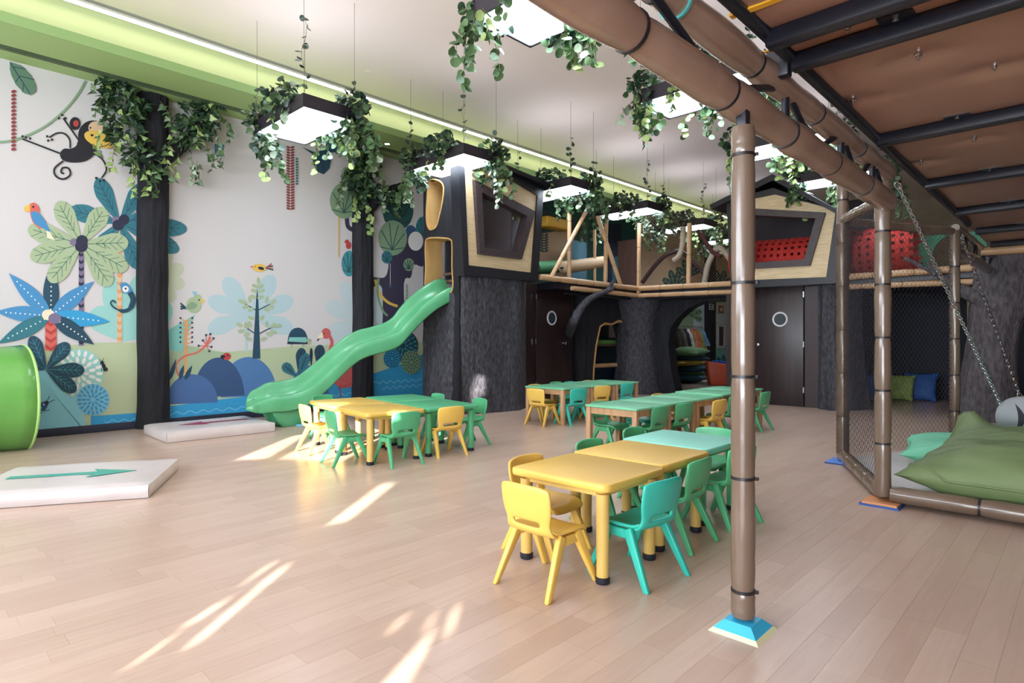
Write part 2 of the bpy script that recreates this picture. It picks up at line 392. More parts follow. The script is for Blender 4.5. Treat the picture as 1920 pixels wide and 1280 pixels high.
# water band
LAYER[0] = 5
g = Mural('mural_water')
g.poly([(170, 780), (256, 774), (313, 762), (400, 750), (470, 742), (560, 722), (640, 712), (700, 700), (760, 680), (800, 660), (830, 650), (830, 800), (170, 812)], 'water')
def wave(x0, y0, x1, y1, n, amp=4):
    return [(x0+(x1-x0)*i/(n*6), y0+(y1-y0)*i/(n*6)+amp*sin(2*pi*i/6)) for i in range(n*6+1)]
for a in ((196, 790, 258, 786, 3), (313, 776, 460, 764, 6), (640, 722, 662, 720, 1), (694, 718, 790, 712, 7), (716, 728, 790, 722, 6), (610, 742, 660, 738, 3)): g.line(wave(*a, amp=2.6), 1.6, 'water2')
g.done()
# blue mounds
LAYER[0] = 7
def dome(g, cx, cy, rx, ry, c, base): g.poly([(cx-rx, base)]+arc(cx, cy, rx, 180, 360, 22, ry)+[(cx+rx, base-4)], c)
g = Mural('mural_mounds')
dome(g, 466, 735, 52, 66, 'slate3', 745); dome(g, 410, 742, 48, 72, 'slate2', 745); dome(g, 360, 752, 48, 51, 'slate', 758); dome(g, 580, 735, 36, 50, 'slate', 742)
dome(g, 65, 810, 95, 130, 'aqua', 812)
g.done()
LAYER[0] = 10
g = Mural('mural_seed_circles')
def seed(g, cx, cy, rx, ry, c, d):
    g.ell(cx, cy, rx, ry, c)
    for rr, n, sz in ((.28, 8, .16), (.55, 13, .17), (.83, 20, .16)):
        for i in range(n):
            a = 2*pi*(i+.5*(n % 2))/n; x, y = cx+rx*rr*cos(a), cy+ry*rr*sin(a)
            g.ell(x, y, rx*sz*.85, ry*sz*.42, d, math.degrees(math.atan2(ry*sin(a), rx*cos(a))), 10)
seed(g, 148, 700, 46, 46, 'mint2', 'white'); seed(g, 174, 749, 31, 30, 'lblue', 'water')
seed(g, 754, 648, 29, 30, 'dteal', 'teal2'); seed(g, 734, 672, 16, 18, 'water', 'dteal'); seed(g, 770, 679, 19, 22, 'sage', 'leafg'); g.done()
# palms
def trunk(g, x, y0, y1, w, a, b, n, chev=True):
    g.poly([(x-w/2, y0), (x+w/2, y0), (x+w/2, y1), (x-w/2, y1)], a)
    st = (y1-y0)/n
    for i in range(n):
        y = y0+i*st+st*.2
        g.poly([(x-w/2, y), (x, y+w*.35), (x+w/2, y), (x+w/2, y+st*.4), (x, y+w*.35+st*.4), (x-w/2, y+st*.4)], b)
LAYER[0] = 12
g = Mural('mural_teal_palm', 'teal palm painted behind the first bark column')
trunk(g, 224, 420, 642, 9, 'peach', 'orange', 15)
for tx, ty in ((182, 335), (270, 345), (130, 393), (335, 470), (350, 430), (262, 505), (185, 470), (300, 400)): g.leaf(224, 418, tx, ty, 17, 'teal', 'dteal')
g.ell(217, 413, 8, 7, 'purple'); g.ell(232, 412, 10, 10, 'navy'); g.ell(221, 422, 11, 10, 'navy'); g.done()
LAYER[0] = 22
g = Mural('mural_green_palm', 'pale green palm with a chevron trunk')
trunk(g, 152, 470, 648, 9.5, 'purple', 'navy', 13)
for tx, ty in ((108, 378), (196, 390), (52, 428), (240, 455), (56, 482), (238, 505), (92, 528), (207, 535)): g.leaf(152, 458, tx, ty, 19, 'lg', 'leafg')
g.ell(138, 454, 8, 7, 'purple'); g.ell(152, 462, 12, 11, 'navy'); g.ell(153, 452, 11, 11, 'navy'); g.done()
LAYER[0] = 26
g = Mural('mural_blue_star_plant', 'blue spiky star plant with dotted leaves')
trunk(g, 95, 596, 657, 21, 'coral', 'red', 4)
for tx, ty, c in ((96, 492, 'dteal'), (16, 512, 'blue'), (176, 527, 'blue'), (-10, 584, 'blue'), (206, 603, 'water'), (-5, 644, 'teal'), (176, 646, 'dteal')): g.leaf(95, 592, tx, ty, 15, c, None, dots='white', shape='lance')
g.ell(90, 590, 12, 10, 'cream'); g.ell(102, 597, 12, 10, 'purple'); g.done()
LAYER[0] = 30
g = Mural('mural_dark_leaf_plant')
for tx, ty in ((58, 630), (128, 643), (158, 694), (142, 733), (40, 672)): g.leaf(86, 692, tx, ty, 14, 'dteal', 'teal2')
g.done()
g = Mural('mural_blue_beetle'); g.ell(76, 765, 17, 8, 'slate2', -42)
for dx, dy in ((-6, 4), (2, -2), (8, -8), (4, 5)): g.ell(74+dx, 766+dy, 2, 2, 'lblue', n=8)
g.ell(87, 755, 4, 4, 'navy')
for a, b in (((66, 768), (50, 774)), ((72, 774), (68, 785)), ((82, 770), (92, 768)), ((88, 752), (92, 742)), ((90, 754), (102, 749)), ((66, 763), (62, 757))): g.line([a, b], 1.2, 'navy')
g.done()
g = Mural('mural_ant'); g.ell(191, 680, 3.5, 4, 'black'); g.ell(194, 686, 3.5, 4, 'black'); g.ell(197, 692, 4.5, 4, 'black')
for a, b in (((189, 677), (185, 673)), ((192, 676), (194, 671)), ((190, 690), (190, 696))): g.line([a, b], 1, 'black')
g.done()
# hanging leaf with seed string, vine, monkey, parrot
g = Mural('mural_hanging_leaf'); g.poly([(18, 116), (40, 124), (58, 142), (67, 160), (67, 172), (58, 179), (46, 176), (30, 160), (21, 142), (18, 130)], 'dg')
g.line([(19, 118), (36, 145), (56, 176)], 2, 'dteal')
for a, b in (((24, 126), (47, 130)), ((36, 143), (64, 150)), ((44, 158), (42, 174)), ((36, 144), (28, 156))): g.line([a, b], 1.6, 'dteal')
for i in range(16): g.ell(25, 172+7.2*i, 4.6, 3, 'brick', -15, 12)
g.done()
g = Mural('mural_vine'); g.line(catmull([(-5, 267, 0), (30, 262, 0), (80, 240, 0), (120, 208, 0), (145, 178, 0), (160, 152, 0)], 6) and [(v.x, v.y) for v in catmull([(-5, 267, 0), (30, 262, 0), (80, 240, 0), (120, 208, 0), (145, 178, 0), (160, 152, 0)], 6)], 4.6, 'sage'); g.done()
LAYER[0] = 33
g = Mural('mural_monkey', 'black monkey swinging from the painted vine')
cm = lambda P, n=8: [(v.x, v.y) for v in catmull([(x, y, 0) for x, y in P], n)]
g.line([(42, 261), (112, 288)], 3, 'black'); g.line([(118, 222), (152, 270)], 3, 'black')
g.line(cm([(131, 278), (130, 262), (120, 251), (106, 250), (92, 258)]), 3, 'black')
g.line(cm([(176, 288), (192, 300), (199, 318), (190, 334)]), 3, 'black')
g.line(cm([(118, 302), (102, 316), (104, 330), (118, 336), (131, 328), (128, 316), (117, 315), (114, 323), (120, 326)]), 3.4, 'black')
g.poly(cm([(113, 285), (120, 279), (132, 279), (142, 274), (150, 262), (180, 276), (176, 290), (160, 302), (136, 305), (118, 301), (112, 292), (113, 285)], 5), 'black')
for x, y in ((42, 256), (48, 258), (56, 260), (110, 222), (116, 216), (122, 222), (88, 256), (90, 264), (97, 262), (180, 334), (187, 340), (194, 338)): g.ell(x, y, 2.4, 2.4, 'black', n=10)
g.ell(140, 232, 10, 12, 'black'); g.ell(142, 232, 5, 6, 'red'); g.ell(173, 254, 27, 28, 'black', 20); g.ell(180, 241, 15, 13, 'peach', 15); g.ell(186, 262, 30, 14, 'yellow', 20)
g.line(arc(183, 256, 30, 40, 160, 12, 20), 1.5, 'black'); g.ell(169, 240, 2, 2, 'black', n=8); g.ell(172, 254, 3, 2.4, 'black', n=8); g.ell(180, 258, 3, 2.4, 'black', n=8); g.done()
g = Mural('mural_parrot', 'red and blue parrot perched on the pale palm')
g.poly([(86, 424), (102, 450), (94, 448), (88, 446)], 'cream'); g.poly([(78, 430), (84, 452), (92, 452)], 'hill2'); g.poly(cm([(54, 384), (64, 380), (73, 390), (74, 402), (82, 424), (74, 428), (62, 418), (56, 400), (54, 384)], 4), 'coral')
g.poly(cm([(57, 400), (66, 396), (80, 408), (94, 434), (80, 428), (64, 418), (57, 400)], 4), 'blue'); g.poly(cm([(56, 382), (46, 388), (46, 396), (56, 396)], 4), 'yellow'); g.ell(62, 388, 2.2, 2.2, 'black', n=8); g.done()
g = Mural('mural_chameleon'); g.poly(cm([(224, 532), (236, 530), (248, 546), (240, 550), (228, 548)], 4), 'blue'); g.ell(235, 542, 6, 6, 'white'); g.ell(235, 541, 2, 2, 'navy', n=8)
g.line(cm([(246, 548), (252, 562), (246, 580), (232, 584), (214, 578), (206, 568), (212, 563), (216, 568)]), [3, 12, 14, 12, 9, 7, 5, 4, 4]+[3]*60, 'dteal') if False else g.line(cm([(243, 548), (249, 562), (243, 578), (230, 583), (214, 577), (207, 568), (212, 563), (216, 568)], 4), [10]*8+[7]*6+[3]*15, 'dteal'); g.done()
# middle of the wall
LAYER[0] = 14
g = Mural('mural_green_bird', 'small green crested bird on the coral plant')
g.ell(363, 572, 14, 15, 'lg', -10); g.ell(370, 562, 9, 11, 'lg'); g.poly(cm([(345, 580), (358, 566), (370, 572), (362, 580)], 4), 'sage'); g.poly([(376, 558), (384, 564), (378, 570)], 'yellow'); g.ell(373, 562, 1.6, 1.6, 'black', n=8)
for dx in (-4, 0, 4): g.line([(366, 554), (364+dx, 546)], 2, 'lblue')
for dy in (-6, 0, 5): g.line([(348, 577), (338, 574+dy)], 3, 'dteal')
g.done()
g = Mural('mural_coral_plant')
g.line([(348, 702), (348, 640), (350, 600)], [4, 5, 6], 'orange')
for i in range(6):
    for sg in (-1, 1): g.line([(349, 644-8*i), (349+sg*10, 642-9*i)], 1.5, 'orange'); g.ell(349+sg*11, 641-9*i, 2, 2, 'navy', n=8)
g.line(cm([(334, 704), (330, 684), (345, 668), (370, 660), (386, 646), (394, 632)], 5), 3, 'coral')
for x, y in ((372, 648), (380, 638), (386, 628), (394, 626), (400, 634), (396, 650), (392, 658)): g.line([(386, 648), (x, y)], 1.4, 'coral'); g.ell(x, y, 2.3, 2.3, 'dteal', n=8)
for x, tx, ty in ((318, 330, 672), (336, 344, 684), (346, 360, 684)): g.leaf(x, 712, tx, ty, 4, 'dteal', shape='lance')
g.done()
g = Mural('mural_ladybird'); g.ell(425, 668, 8, 7, 'red'); g.ell(417, 669, 4, 4, 'black'); g.ell(427, 666, 1.6, 1.6, 'black', n=8); g.ell(422, 668, 1.4, 1.4, 'black', n=8); g.done()
g = Mural('mural_leafy_tree', 'slim teal tree with oval leaves and a yellow bird')
g.poly([(473, 672), (480, 560), (482, 540), (484, 560), (488, 672)], 'dteal')
for x0, y0, x1, y1 in ((481, 582, 460, 570), (482, 582, 506, 570), (479, 626, 458, 612), (484, 626, 508, 614)): g.line([(x0, y0), (x1, y1)], 2, 'dteal')
for x, y, r in ((484, 526, 90), (478, 536, 20), (488, 536, -20), (476, 545, 20), (490, 545, -20), (474, 556, 20), (488, 557, -20), (452, 565, 30), (468, 561, 80), (460, 575, -20), (456, 566, 30), (512, 566, -40), (500, 562, -80), (508, 575, 20), (500, 580, 20), (470, 580, -30), (470, 596, 20), (490, 596, -40), (449, 609, 30), (461, 610, 70), (468, 608, 80), (452, 620, -10), (462, 626, -30), (512, 610, -40), (500, 608, 80), (522, 611, -20), (504, 626, 20), (512, 622, 20), (466, 635, 15), (494, 635, -20)): g.ell(x, y, 6.5, 3.4, 'lg', r, 12)
g.ell(486, 502, 13, 7.5, 'yellow', 5); g.ell(489, 503, 6, 3, 'navy', 15); g.poly([(474, 498), (467, 500), (474, 502)], 'coral'); g.ell(478, 500, 1, 1, 'black', n=6)
for dx, dy, c in ((9, -8, 'red'), (11, -4, 'dteal'), (12, 0, 'orange'), (12, 4, 'navy')): g.line([(498, 502), (500+dx, 502+dy)], 2, c)
g.done()
g = Mural('mural_turtle', 'striped teal turtle by the slide')
g.poly([(538, 645)]+arc(558, 640, 19, 180, 360, 16, 26)+[(577, 645)], 'navy'); g.poly(arc(558, 636, 17, 180, 360, 14, 12)+[(577, 636), (574, 642), (540, 640)], 'mint'); g.poly(arc(558, 632, 17, 180, 360, 14, 18), 'dteal'); g.ell(580, 640, 4, 6, 'lg'); g.ell(581, 638, 1, 1, 'black', n=6)
g.poly([(544, 645), (549, 645), (549, 650), (544, 650)], 'hill2'); g.poly([(566, 645), (571, 645), (571, 650), (566, 650)], 'hill2'); g.done()
g = Mural('mural_flamingo', 'pink flamingo standing behind the green slide')
g.ell(611, 625, 9, 10, 'flam'); g.line(cm([(612, 622), (622, 640), (618, 660), (622, 690), (640, 705)], 5), 6, 'flam'); g.ell(648, 705, 26, 22, 'flam', -10); g.poly([(604, 622), (596, 630), (594, 638), (600, 634), (606, 632)], 'cream'); g.poly([(596, 634), (593, 640), (599, 636)], 'black'); g.ell(607, 625, 1.4, 1.4, 'black', n=6)
g.line([(638, 720), (638, 745)], 2, 'red'); g.line([(638, 710), (660, 718), (634, 728)], 1.8, 'red'); g.done()
g = Mural('mural_small_bushes')
for bx, by, tx, ty, c in ((560, 700, 566, 652, 'dteal'), (560, 705, 576, 662, 'teal'), (556, 706, 530, 682, 'teal'), (583, 690, 583, 652, 'navy'), (596, 690, 600, 646, 'dteal')): g.leaf(bx, by, tx, ty, 10 if c != 'navy' else 3, c, 'navy')
g.done()
# hanging shapes near the soffit
LAYER[0] = 16
g = Mural('mural_hanging_fronds')
for i in range(9):
    for sg in (-1, 1): g.ell(514+sg*5, 262+6*i, 5.2, 2.2, 'sage', sg*-25, 10)
for i in range(24):
    for sg in (-1, 1): g.ell(544+sg*4, 276+5*i, 4, 2, 'brick', sg*-20, 10)
for i in range(10): g.ell(556, 298+5.2*i, 2.6, 2.2, 'teal', 0, 10)
g.poly([(566, 276), (590, 286), (612, 280), (634, 270), (634, 286), (614, 286), (620, 300), (617, 316), (606, 327), (594, 322), (586, 306), (586, 290)], 'dteal'); g.line([(606, 326), (603, 290)], 1.5, 'navy'); g.leaf(640, 276, 612, 268, 10, 'teal')
g.poly([(402, 270), (420, 272), (414, 300), (402, 290)], 'teal')
g.line([(634, 405), (634, 482)], 2, 'yellow'); g.done()
# round-leaf tree by the tower
LAYER[0] = 9
g = Mural('mural_plum_tree', 'plum tree with round green leaves')
g.poly(cm([(716, 640), (716, 540), (694, 540), (694, 520), (720, 520), (728, 500), (728, 470), (748, 440), (795, 430), (795, 496), (776, 496), (770, 520), (757, 532), (757, 640), (716, 640)], 4), 'plum')
g.line(cm([(650, 400), (652, 424), (664, 432)], 4), 8, 'plum'); g.done()
g = Mural('mural_round_leaves')
def fan(g, cx, cy, rx, ry, c, d='dkgreen'):
    g.ell(cx, cy, rx, ry, c)
    for a in (-170, -135, -100, -65, -35, -5): g.line([(cx-rx*.05, cy+ry*.68), (cx-rx*.05+rx*1.05*cos(R(a))*(.8 if abs(a+90) > 60 else 1), cy+ry*.62+ry*1.5*sin(R(a))*(.5 if abs(a+90) > 60 else 1))], 1.6, d)
fan(g, 746, 394, 29, 38, 'dkgreen', 'navy'); g.ell(770, 434, 10, 12, 'slate2'); fan(g, 792, 430, 13, 24, 'teal'); g.ell(779, 452, 14, 18, 'white'); fan(g, 736, 446, 27, 33, 'sage'); fan(g, 725, 482, 10, 12, 'teal'); fan(g, 766, 496, 10, 12, 'sage')
fan(g, 646, 376, 28, 34, 'sage'); fan(g, 654, 494, 14, 24, 'teal2')
g.ell(653, 460, 5, 7, 'red'); g.ell(650, 453, 4, 4, 'red'); g.poly([(647, 452), (644, 454), (648, 455)], 'red')
g.line(cm([(703, 524), (710, 548), (726, 566), (745, 574)], 5), 5, 'yellow'); g.line(cm([(709, 522), (708, 552), (716, 580), (726, 592)], 5), 4, 'sage')
for i in range(6): g.ell(762, 535+4.6*i, 2.2, 2.2, 'sage', n=8)
g.line([(731, 494), (731, 534)], .8, 'white'); g.ell(731, 537, 4, 2, 'slate2', n=8); g.done()
# mural seen far back through the right arch
LAYER[0] = 2
g = Mural('mural_far_wall')
g.poly([(1262, 560), (1300, 560), (1300, 700), (1262, 720)], 'sage'); g.poly([(1300, 560), (1375, 560), (1375, 646), (1300, 646)], 'pale'); g.poly([(1300, 646), (1375, 646), (1375, 700), (1300, 705)], 'mint')
for a in (200, 245, 290, 335, 20): g.leaf(1296, 592, 1296+22*cos(R(a)), 592+24*sin(R(a)), 6, 'sage', 'dkgreen', nv=2)
for a in (200, 240, 280, 320, 350): g.leaf(1345, 585, 1345+22*cos(R(a)), 585+24*sin(R(a)), 6, 'vlg')
for a in (235, 265, 295): g.leaf(1358, 690, 1358+24*cos(R(a)), 690+26*sin(R(a)), 4, 'teal2', 'dteal', nv=2)
g.poly([(1200, 400), (1380, 400), (1380, 545), (1200, 545)], 'peach')
for x, y in ((1265, 520), (1290, 500), (1350, 520)):
    for a in (210, 250, 290, 330): g.leaf(x, y+20, x+26*cos(R(a)), y+20+36*sin(R(a)), 6, 'dkgreen', 'sage', nv=2)
g.done()
# ================================================================== floor mats with arrows
VINYL = mat('white_vinyl', (214, 206, 204), .35, c2=(204, 194, 192), vs=2, bump=.15, bs=5)
def soft_mat(label, c, rz, sx, sy, h, acol, aname, flip, arrow_off=(0, 0), amul=1.0):
    t = thing('crash_mat', label, 'mat', (c[0], c[1], 0), rz, 'floor mats at the slide ends')
    b = MB()
    def f(u, v, top):
        x, y = (u-.5)*sx, (v-.5)*sy
        e = min(u, 1-u)*sx, min(v, 1-v)*sy
        z = h-.018*math.exp(-min(e)/.03)+.004*noise.noise(Vector((x*5, y*5, c[0])))
        return Vector((x, y, z))
    b.grid(lambda u, v: f(u, v, 1), 24, 28)
    def side(a0, a1, n):
        A, B = Vector(a0), Vector(a1); nn = (B-A).cross(Vector((0, 0, 1))).normalized()
        def g(u, v):
            p = A.lerp(B, u); puff = .01*sin(pi*v)+.004*noise.noise(Vector((p.x*9, p.y*9, v*2)))
            q = p+nn*puff*(1 if 0 < u < 1 else .3); q.z = .004+(f(.5+p.x/sx, .5+p.y/sy, 1).z-.004)*v; return q
        b.grid(g, n, 5)
    P = [(-sx/2, -sy/2, 0), (sx/2, -sy/2, 0), (sx/2, sy/2, 0), (-sx/2, sy/2, 0)]
    for i in range(4): side(P[i], P[(i+1) % 4], 24)
    b.build('cushion', VINYL, t, True, sharp=70)
    s = -1 if flip else 1; L, ox, oy = .46*amul, *arrow_off
    pts = [(-.035, -L), (-.035, L*.35), (-.13, L*.22), (0, L), (.13, L*.3), (.035, L*.35), (.035, -L)]
    MB().prism([(x*1.2+ox, y*s+oy, h+.0035) for x, y in pts], (0, 0, .0025)).build('arrow', mat(aname, acol, .4), t)
    return t
soft_mat('white padded floor mat with a green arrow in the left foreground', (-5.88, 1.065), R(-28), 1.05, 1.24, .115, (72, 164, 146), 'arrow_green', False, (0.02, -.02), .95)
soft_mat('white padded floor mat with a red arrow below the green slide', (-8.13, 2.87), R(-1), .95, 1.26, .13, (150, 40, 66), 'arrow_red', True, (0, .05), .9)

# ================================================================== slides
SLIDE = mat('slide_green', (96, 178, 128), .28, c2=(88, 168, 118), vs=3, coat=.2)
def slide_obj():
    t = thing('play_slide', 'wavy mint green plastic slide running down from the bark tower', 'slide', (-8.15, 3.8, 0))
    base = Vector((-8.15, 3.8, 0))
    near = [(486, 755), (512, 746), (549, 741), (579, 730), (612, 704), (641, 676), (667, 653), (691, 641), (719, 634), (748, 623), (770, 600), (795, 574), (820, 554), (848, 540)]
    xn = [-7.98-(-7.98+7.38)*i/13 for i in range(14)]
    P = [onx(px, py, x) for (px, py), x in zip(near, xn)]
    P.append(P[-1]+Vector((.02, .2, .01)))
    path = catmull(P, 6); n = len(path)
    W_ = .50
    prof = [(-.02, -.22), (-.02, -.03), (0, 0), (.03, .008), (.05, -.01), (.07, -.12), (.12, -.18), (.25, -.20), (.38, -.18), (.43, -.12), (.45, -.01), (.47, .008), (.50, 0), (.52, -.03), (.52, -.22)]
    b = MB(); rows = []
    for i, p in enumerate(path):
        d = path[min(i+1, n-1)]-path[max(i-1, 0)]; h = Vector((d.x, d.y, 0)).normalized(); left = Vector((-h.y, h.x, 0))   # towards the wall
        f = i/(n-1); k = 1-max(0, 1-f/.13)**2*.35            # the toe flattens
        rows.append([p+left*a+Vector((0, 0, c*k+.17*max(0, a)/.5*min(1, .8+f*2))) for a, c in prof])
    m_ = len(prof); r0 = rows[0]; xc = (r0[0].x+r0[-1].x)/2; zc = r0[7].z
    rows = [[Vector((xc+(v.x-xc)*(1-.30*f**2.6), v.y-.15*f, zc+(v.z-zc)*(1-.8*f**1.7)-.01*f*f)) for v in r0] for f in (1, .8, .6, .4, .2)]+rows; n = len(rows)
    b.add([v-base for r in rows for v in r], [(i*m_+j, i*m_+j+1, (i+1)*m_+j+1, (i+1)*m_+j) for i in range(n-1) for j in range(m_-1)])
    b.build('chute', SLIDE, t, sub=1, solid=.02)
    # splayed foot with ribs
    b = MB(); c = Vector((-8.15, 3.86, 0))-base
    for x0 in (-.16, .18):
        b.prism([(c.x+x0, c.y-.36, .33), (c.x+x0, c.y-.14, 0), (c.x+x0, c.y+.17, 0), (c.x+x0, c.y+.32, .42)], (.05, 0, 0))
    b.bar((c.x+.01, c.y-.11, 0), (c.x+.01, c.y-.15, .33), .36, .04); b.bar((c.x+.01, c.y+.12, 0), (c.x+.01, c.y+.22, .38), .36, .04)
    b.build('foot', SLIDE, t, bevel=.012)
    MB().box((c.x+.3, c.y+.1, .012), (.1, .12, .024)).build('anchor_plate', mat('anchor_blue', (120, 190, 220), .4), t, bevel=.006)
    # bolt lug under the chute
    q = onx(712, 655, -7.86)-base; MB().lathe([(.03, -.02), (.03, .02)], q, 12, 'X').build('lug', SLIDE, t, True)
slide_obj()
LIME = mat('lime_plastic', (108, 172, 84), .25, c2=(98, 162, 76), vs=2, coat=.2)
t = thing('tube_slide', 'lime green tube slide mouth at the left edge', 'slide', (-8.55, .93, 0))
def tb(u, v):
    a = 2*pi*u; r = (.50+.045*(v**4)); lip = .10*cos(a)*v
    return Vector((r*cos(a)*1.02, -1.6+1.72*v+lip*.6, .545+r*1.06*sin(a)))
MB().grid(tb, 40, 14, True).build('tube', LIME, t, True, solid=.02)
rim = [tb(u/40, 1) for u in range(40)]
MB().tube(rim, .016, 8, close=True).build('rim', mat('lime_rim', (178, 226, 132), .3), t, True)
MB().box((0, -1.2, .06), (.5, .5, .12)).build('cradle', LIME, t, bevel=.02)

# ================================================================== tables
YEL = mat('yellow_plastic', (230, 190, 92), .38, c2=(225, 184, 86), vs=1.5)
GRN = mat('green_plastic', (84, 176, 124), .38, c2=(78, 168, 118), vs=1.5)
TEA = mat('teal_plastic', (52, 186, 166), .38, c2=(48, 178, 160), vs=1.5)
YLEG = mat('yellow_leg', (214, 178, 98), .4)
MINT = mat('mint_top', (138, 214, 194), .4)
GTOP = mat('green_laminate', (116, 192, 150), .35)
BEECH = mat('beech_wood', (196, 156, 118), .5, c2=(182, 140, 102), vs=6, stretch=(4, 4, .6))
CAPM = mat('black_foot', (26, 30, 42), .5)
def rrect(sx, sy, r, n=5):
    P = []
    for cx, cy, a0 in ((sx/2-r, sy/2-r, 0), (-sx/2+r, sy/2-r, 90), (-sx/2+r, -sy/2+r, 180), (sx/2-r, -sy/2+r, 270)):
        for i in range(n+1): a = R(a0+90*i/n); P.append((cx+r*cos(a), cy+r*sin(a)))
    return P
def plastic_table(label, c, rz, sx, sy, top, leg, H=.50, grp='plastic play tables'):
    t = thing('plastic_table', label, 'table', (c[0], c[1], 0), rz, grp)
    MB().prism([(x, y, H-.042) for x, y in rrect(sx, sy, .05)], (0, 0, .042)).build('tabletop', top, t, bevel=.012)
    b = MB(); 
    MB().prism([(x, y, H-.075) for x, y in rrect(sx-.12, sy-.12, .03)], (0, 0, .035)).build('apron', leg, t)
    for i in (-1, 1):
        for j in (-1, 1):
            x, y = i*(sx/2-.07), j*(sy/2-.07)
            l = MB().lathe([(.031, .02), (.034, H-.06)], (x, y, 0), 16).build('leg', leg, t, True)
            MB().lathe([(.032, 0), (.036, .006), (.036, .03), (.031, .034)], (x, y, 0), 16).build('foot_cap', CAPM, l, True)
    return t
def wood_table(label, c, sx, sy, H=.515, grp='green topped wooden tables'):
    t = thing('wooden_table', label, 'table', (c[0], c[1], 0), 0, grp)
    MB().prism([(x, y, H-.022) for x, y in rrect(sx, sy, .03)], (0, 0, .022)).build('tabletop', GTOP, t, bevel=.005)
    for i in (-1, 1):
        MB().box((i*(sx/2-.045), 0, H-.057), (.02, sy-.1, .07)).build('apron', BEECH, t); MB().box((0, i*(sy/2-.045), H-.057), (sx-.1, .02, .07)).build('apron', BEECH, t)
        for j in (-1, 1): MB().box((i*(sx/2-.04), j*(sy/2-.04), (H-.022)/2), (.052, .052, H-.022)).build('leg', BEECH, t, bevel=.004)
    return t
plastic_table('yellow plastic table nearest the camera, at the front of the long row', (-1.99, 2.66), R(1), .64, .585, YEL, YLEG)
plastic_table('yellow plastic table in the middle of the front row, before the mint one', (-2.03, 3.265), R(1), .64, .60, YEL, YLEG)
plastic_table('mint topped plastic table at the far end of the front row', (-2.08, 3.885), R(1), .64, .61, MINT, GRN)
A9 = R(-8)
def arot(x, y): return (-5.56+x*cos(A9)-y*sin(A9), 3.85+x*sin(A9)+y*cos(A9))
plastic_table('yellow plastic table on the wall side of the cluster below the slide', arot(-.40, -.32), A9, .77, .64, YEL, YLEG)
plastic_table('yellow plastic table at the near corner of the cluster below the slide', arot(.38, -.32), A9, .77, .64, YEL, YLEG)
plastic_table('green plastic table on the wall side of the cluster, behind the yellow one', arot(-.42, .36), A9, .72, .66, GRN, GRN)
plastic_table('green plastic table at the right corner of the cluster below the slide', arot(.37, .34), A9, .74, .66, GRN, GRN)
for k in range(3): wood_table(('green topped wooden table at the near end of the row by the round-windowed doors', 'green topped wooden table in the middle of the row by the corner trunk', 'green topped wooden table at the far end of the row by the corner trunk')[k], (-5.6, 6.76+.645*k), .73, .64, grp='wooden tables near the bark tower')
for k in range(5): wood_table(('green topped wooden table at the near end of the centre row', 'second green topped wooden table from the near end of the centre row', 'third green topped wooden table, in the middle of the centre row', 'fourth green topped wooden table of the centre row, beside the padded post', 'green topped wooden table at the far end of the centre row')[k], (-3.52, 5.38+.63*k), .64, .625, H=.515 if k < 3 else .53, grp='wooden tables in the centre of the hall')

# ================================================================== chairs
def chair_proto(matr):
    root = bpy.data.objects.new('school_chair', None); col.objects.link(root); root.empty_display_size = .1
    SH = .275
    # seat: dished shell with rolled front edge
    def seat(u, v):
        y = -.135+.29*v; w = .145+.012*sin(pi*v); x = (u-.5)*2*w
        z = SH-.014*(1-abs(2*u-1)**2)*sin(pi*min(1, v*1.05))-(.035*max(0, (v-.82)/.18)**2)+.02*max(0, .12-v)/.12
        z += .012*abs(2*u-1)**4
        if v > .85: x *= 1-.10*((v-.85)/.15)**2
        return Vector((x, y, z))
    MB().grid(seat, 10, 9).build('seat', matr, root, sub=1, solid=.02)
    # back: curved panel flowing up from the seat, with the hand slot
    cs = [(-.105, .272), (-.135, .277), (-.150, .296), (-.156, .313), (-.162, .340), (-.168, .365), (-.178, .41), (-.186, .455), (-.192, .495), (-.191, .516)]
    ws = [.150, .150, .145, .138, .138, .150, .158, .158, .156, .146]
    nu = 10; vs = []; fs = []
    for j, ((y, z), w_) in enumerate(zip(cs, ws)):
        for i in range(nu+1):
            u = 2*i/nu-1; vs.append((u*w_, y+.030*u*u*(.4+.6*j/9), z-(.018*u**4 if j == 9 else 0)))
    for j in range(len(cs)-1):
        for i in range(nu):
            if j == 3 and 2 <= i <= 7: continue
            if j == 4 and 3 <= i <= 6 and False: continue
            k = nu+1; fs.append((j*k+i, j*k+i+1, (j+1)*k+i+1, (j+1)*k+i))
    MB().add(vs, fs).build('backrest', matr, root, sub=1, solid=.018)
    for sx in (-1, 1):
        top = Vector((sx*.135, -.005, SH-.004))
        for sy, fx, fy in ((1, .165, .175), (-1, .168, -.195)):
            l = MB(); k = Vector((sx*.137, sy*.055-.005, SH-.02)); ft = Vector((sx*fx, fy, .0))
            l.bar(k+Vector((0, 0, .012)), ft, .034, .05, up=(0, 1, 0), w2=.024, h2=.034)
            o = l.build('leg', matr, root, bevel=.006)
            for v in o.data.vertices:
                if v.co.z < .03: v.co.z = 0
        MB().prism([(sx*.12, -.085, SH-.012), (sx*.12, .085, SH-.012), (sx*.125, .05, SH-.055), (sx*.125, -.06, SH-.055)], (sx*.03, 0, 0)).build('side_bracket', matr, root, bevel=.006)
    return root
PROTO = {}
for nm, mt in (('yellow', YEL), ('green', GRN), ('teal', TEA)): PROTO[nm] = [chair_proto(mt), False]
def chair(color, label, x, y, deg, grp):
    pr = PROTO[color]
    o = pr[0] if not pr[1] else copy_tree(pr[0]); pr[1] = True
    o.location = (x, y, 0); o.rotation_euler = (0, 0, R(deg)); tag(o, label, 'chair', grp); return o
G = 'small chairs around the near table row'
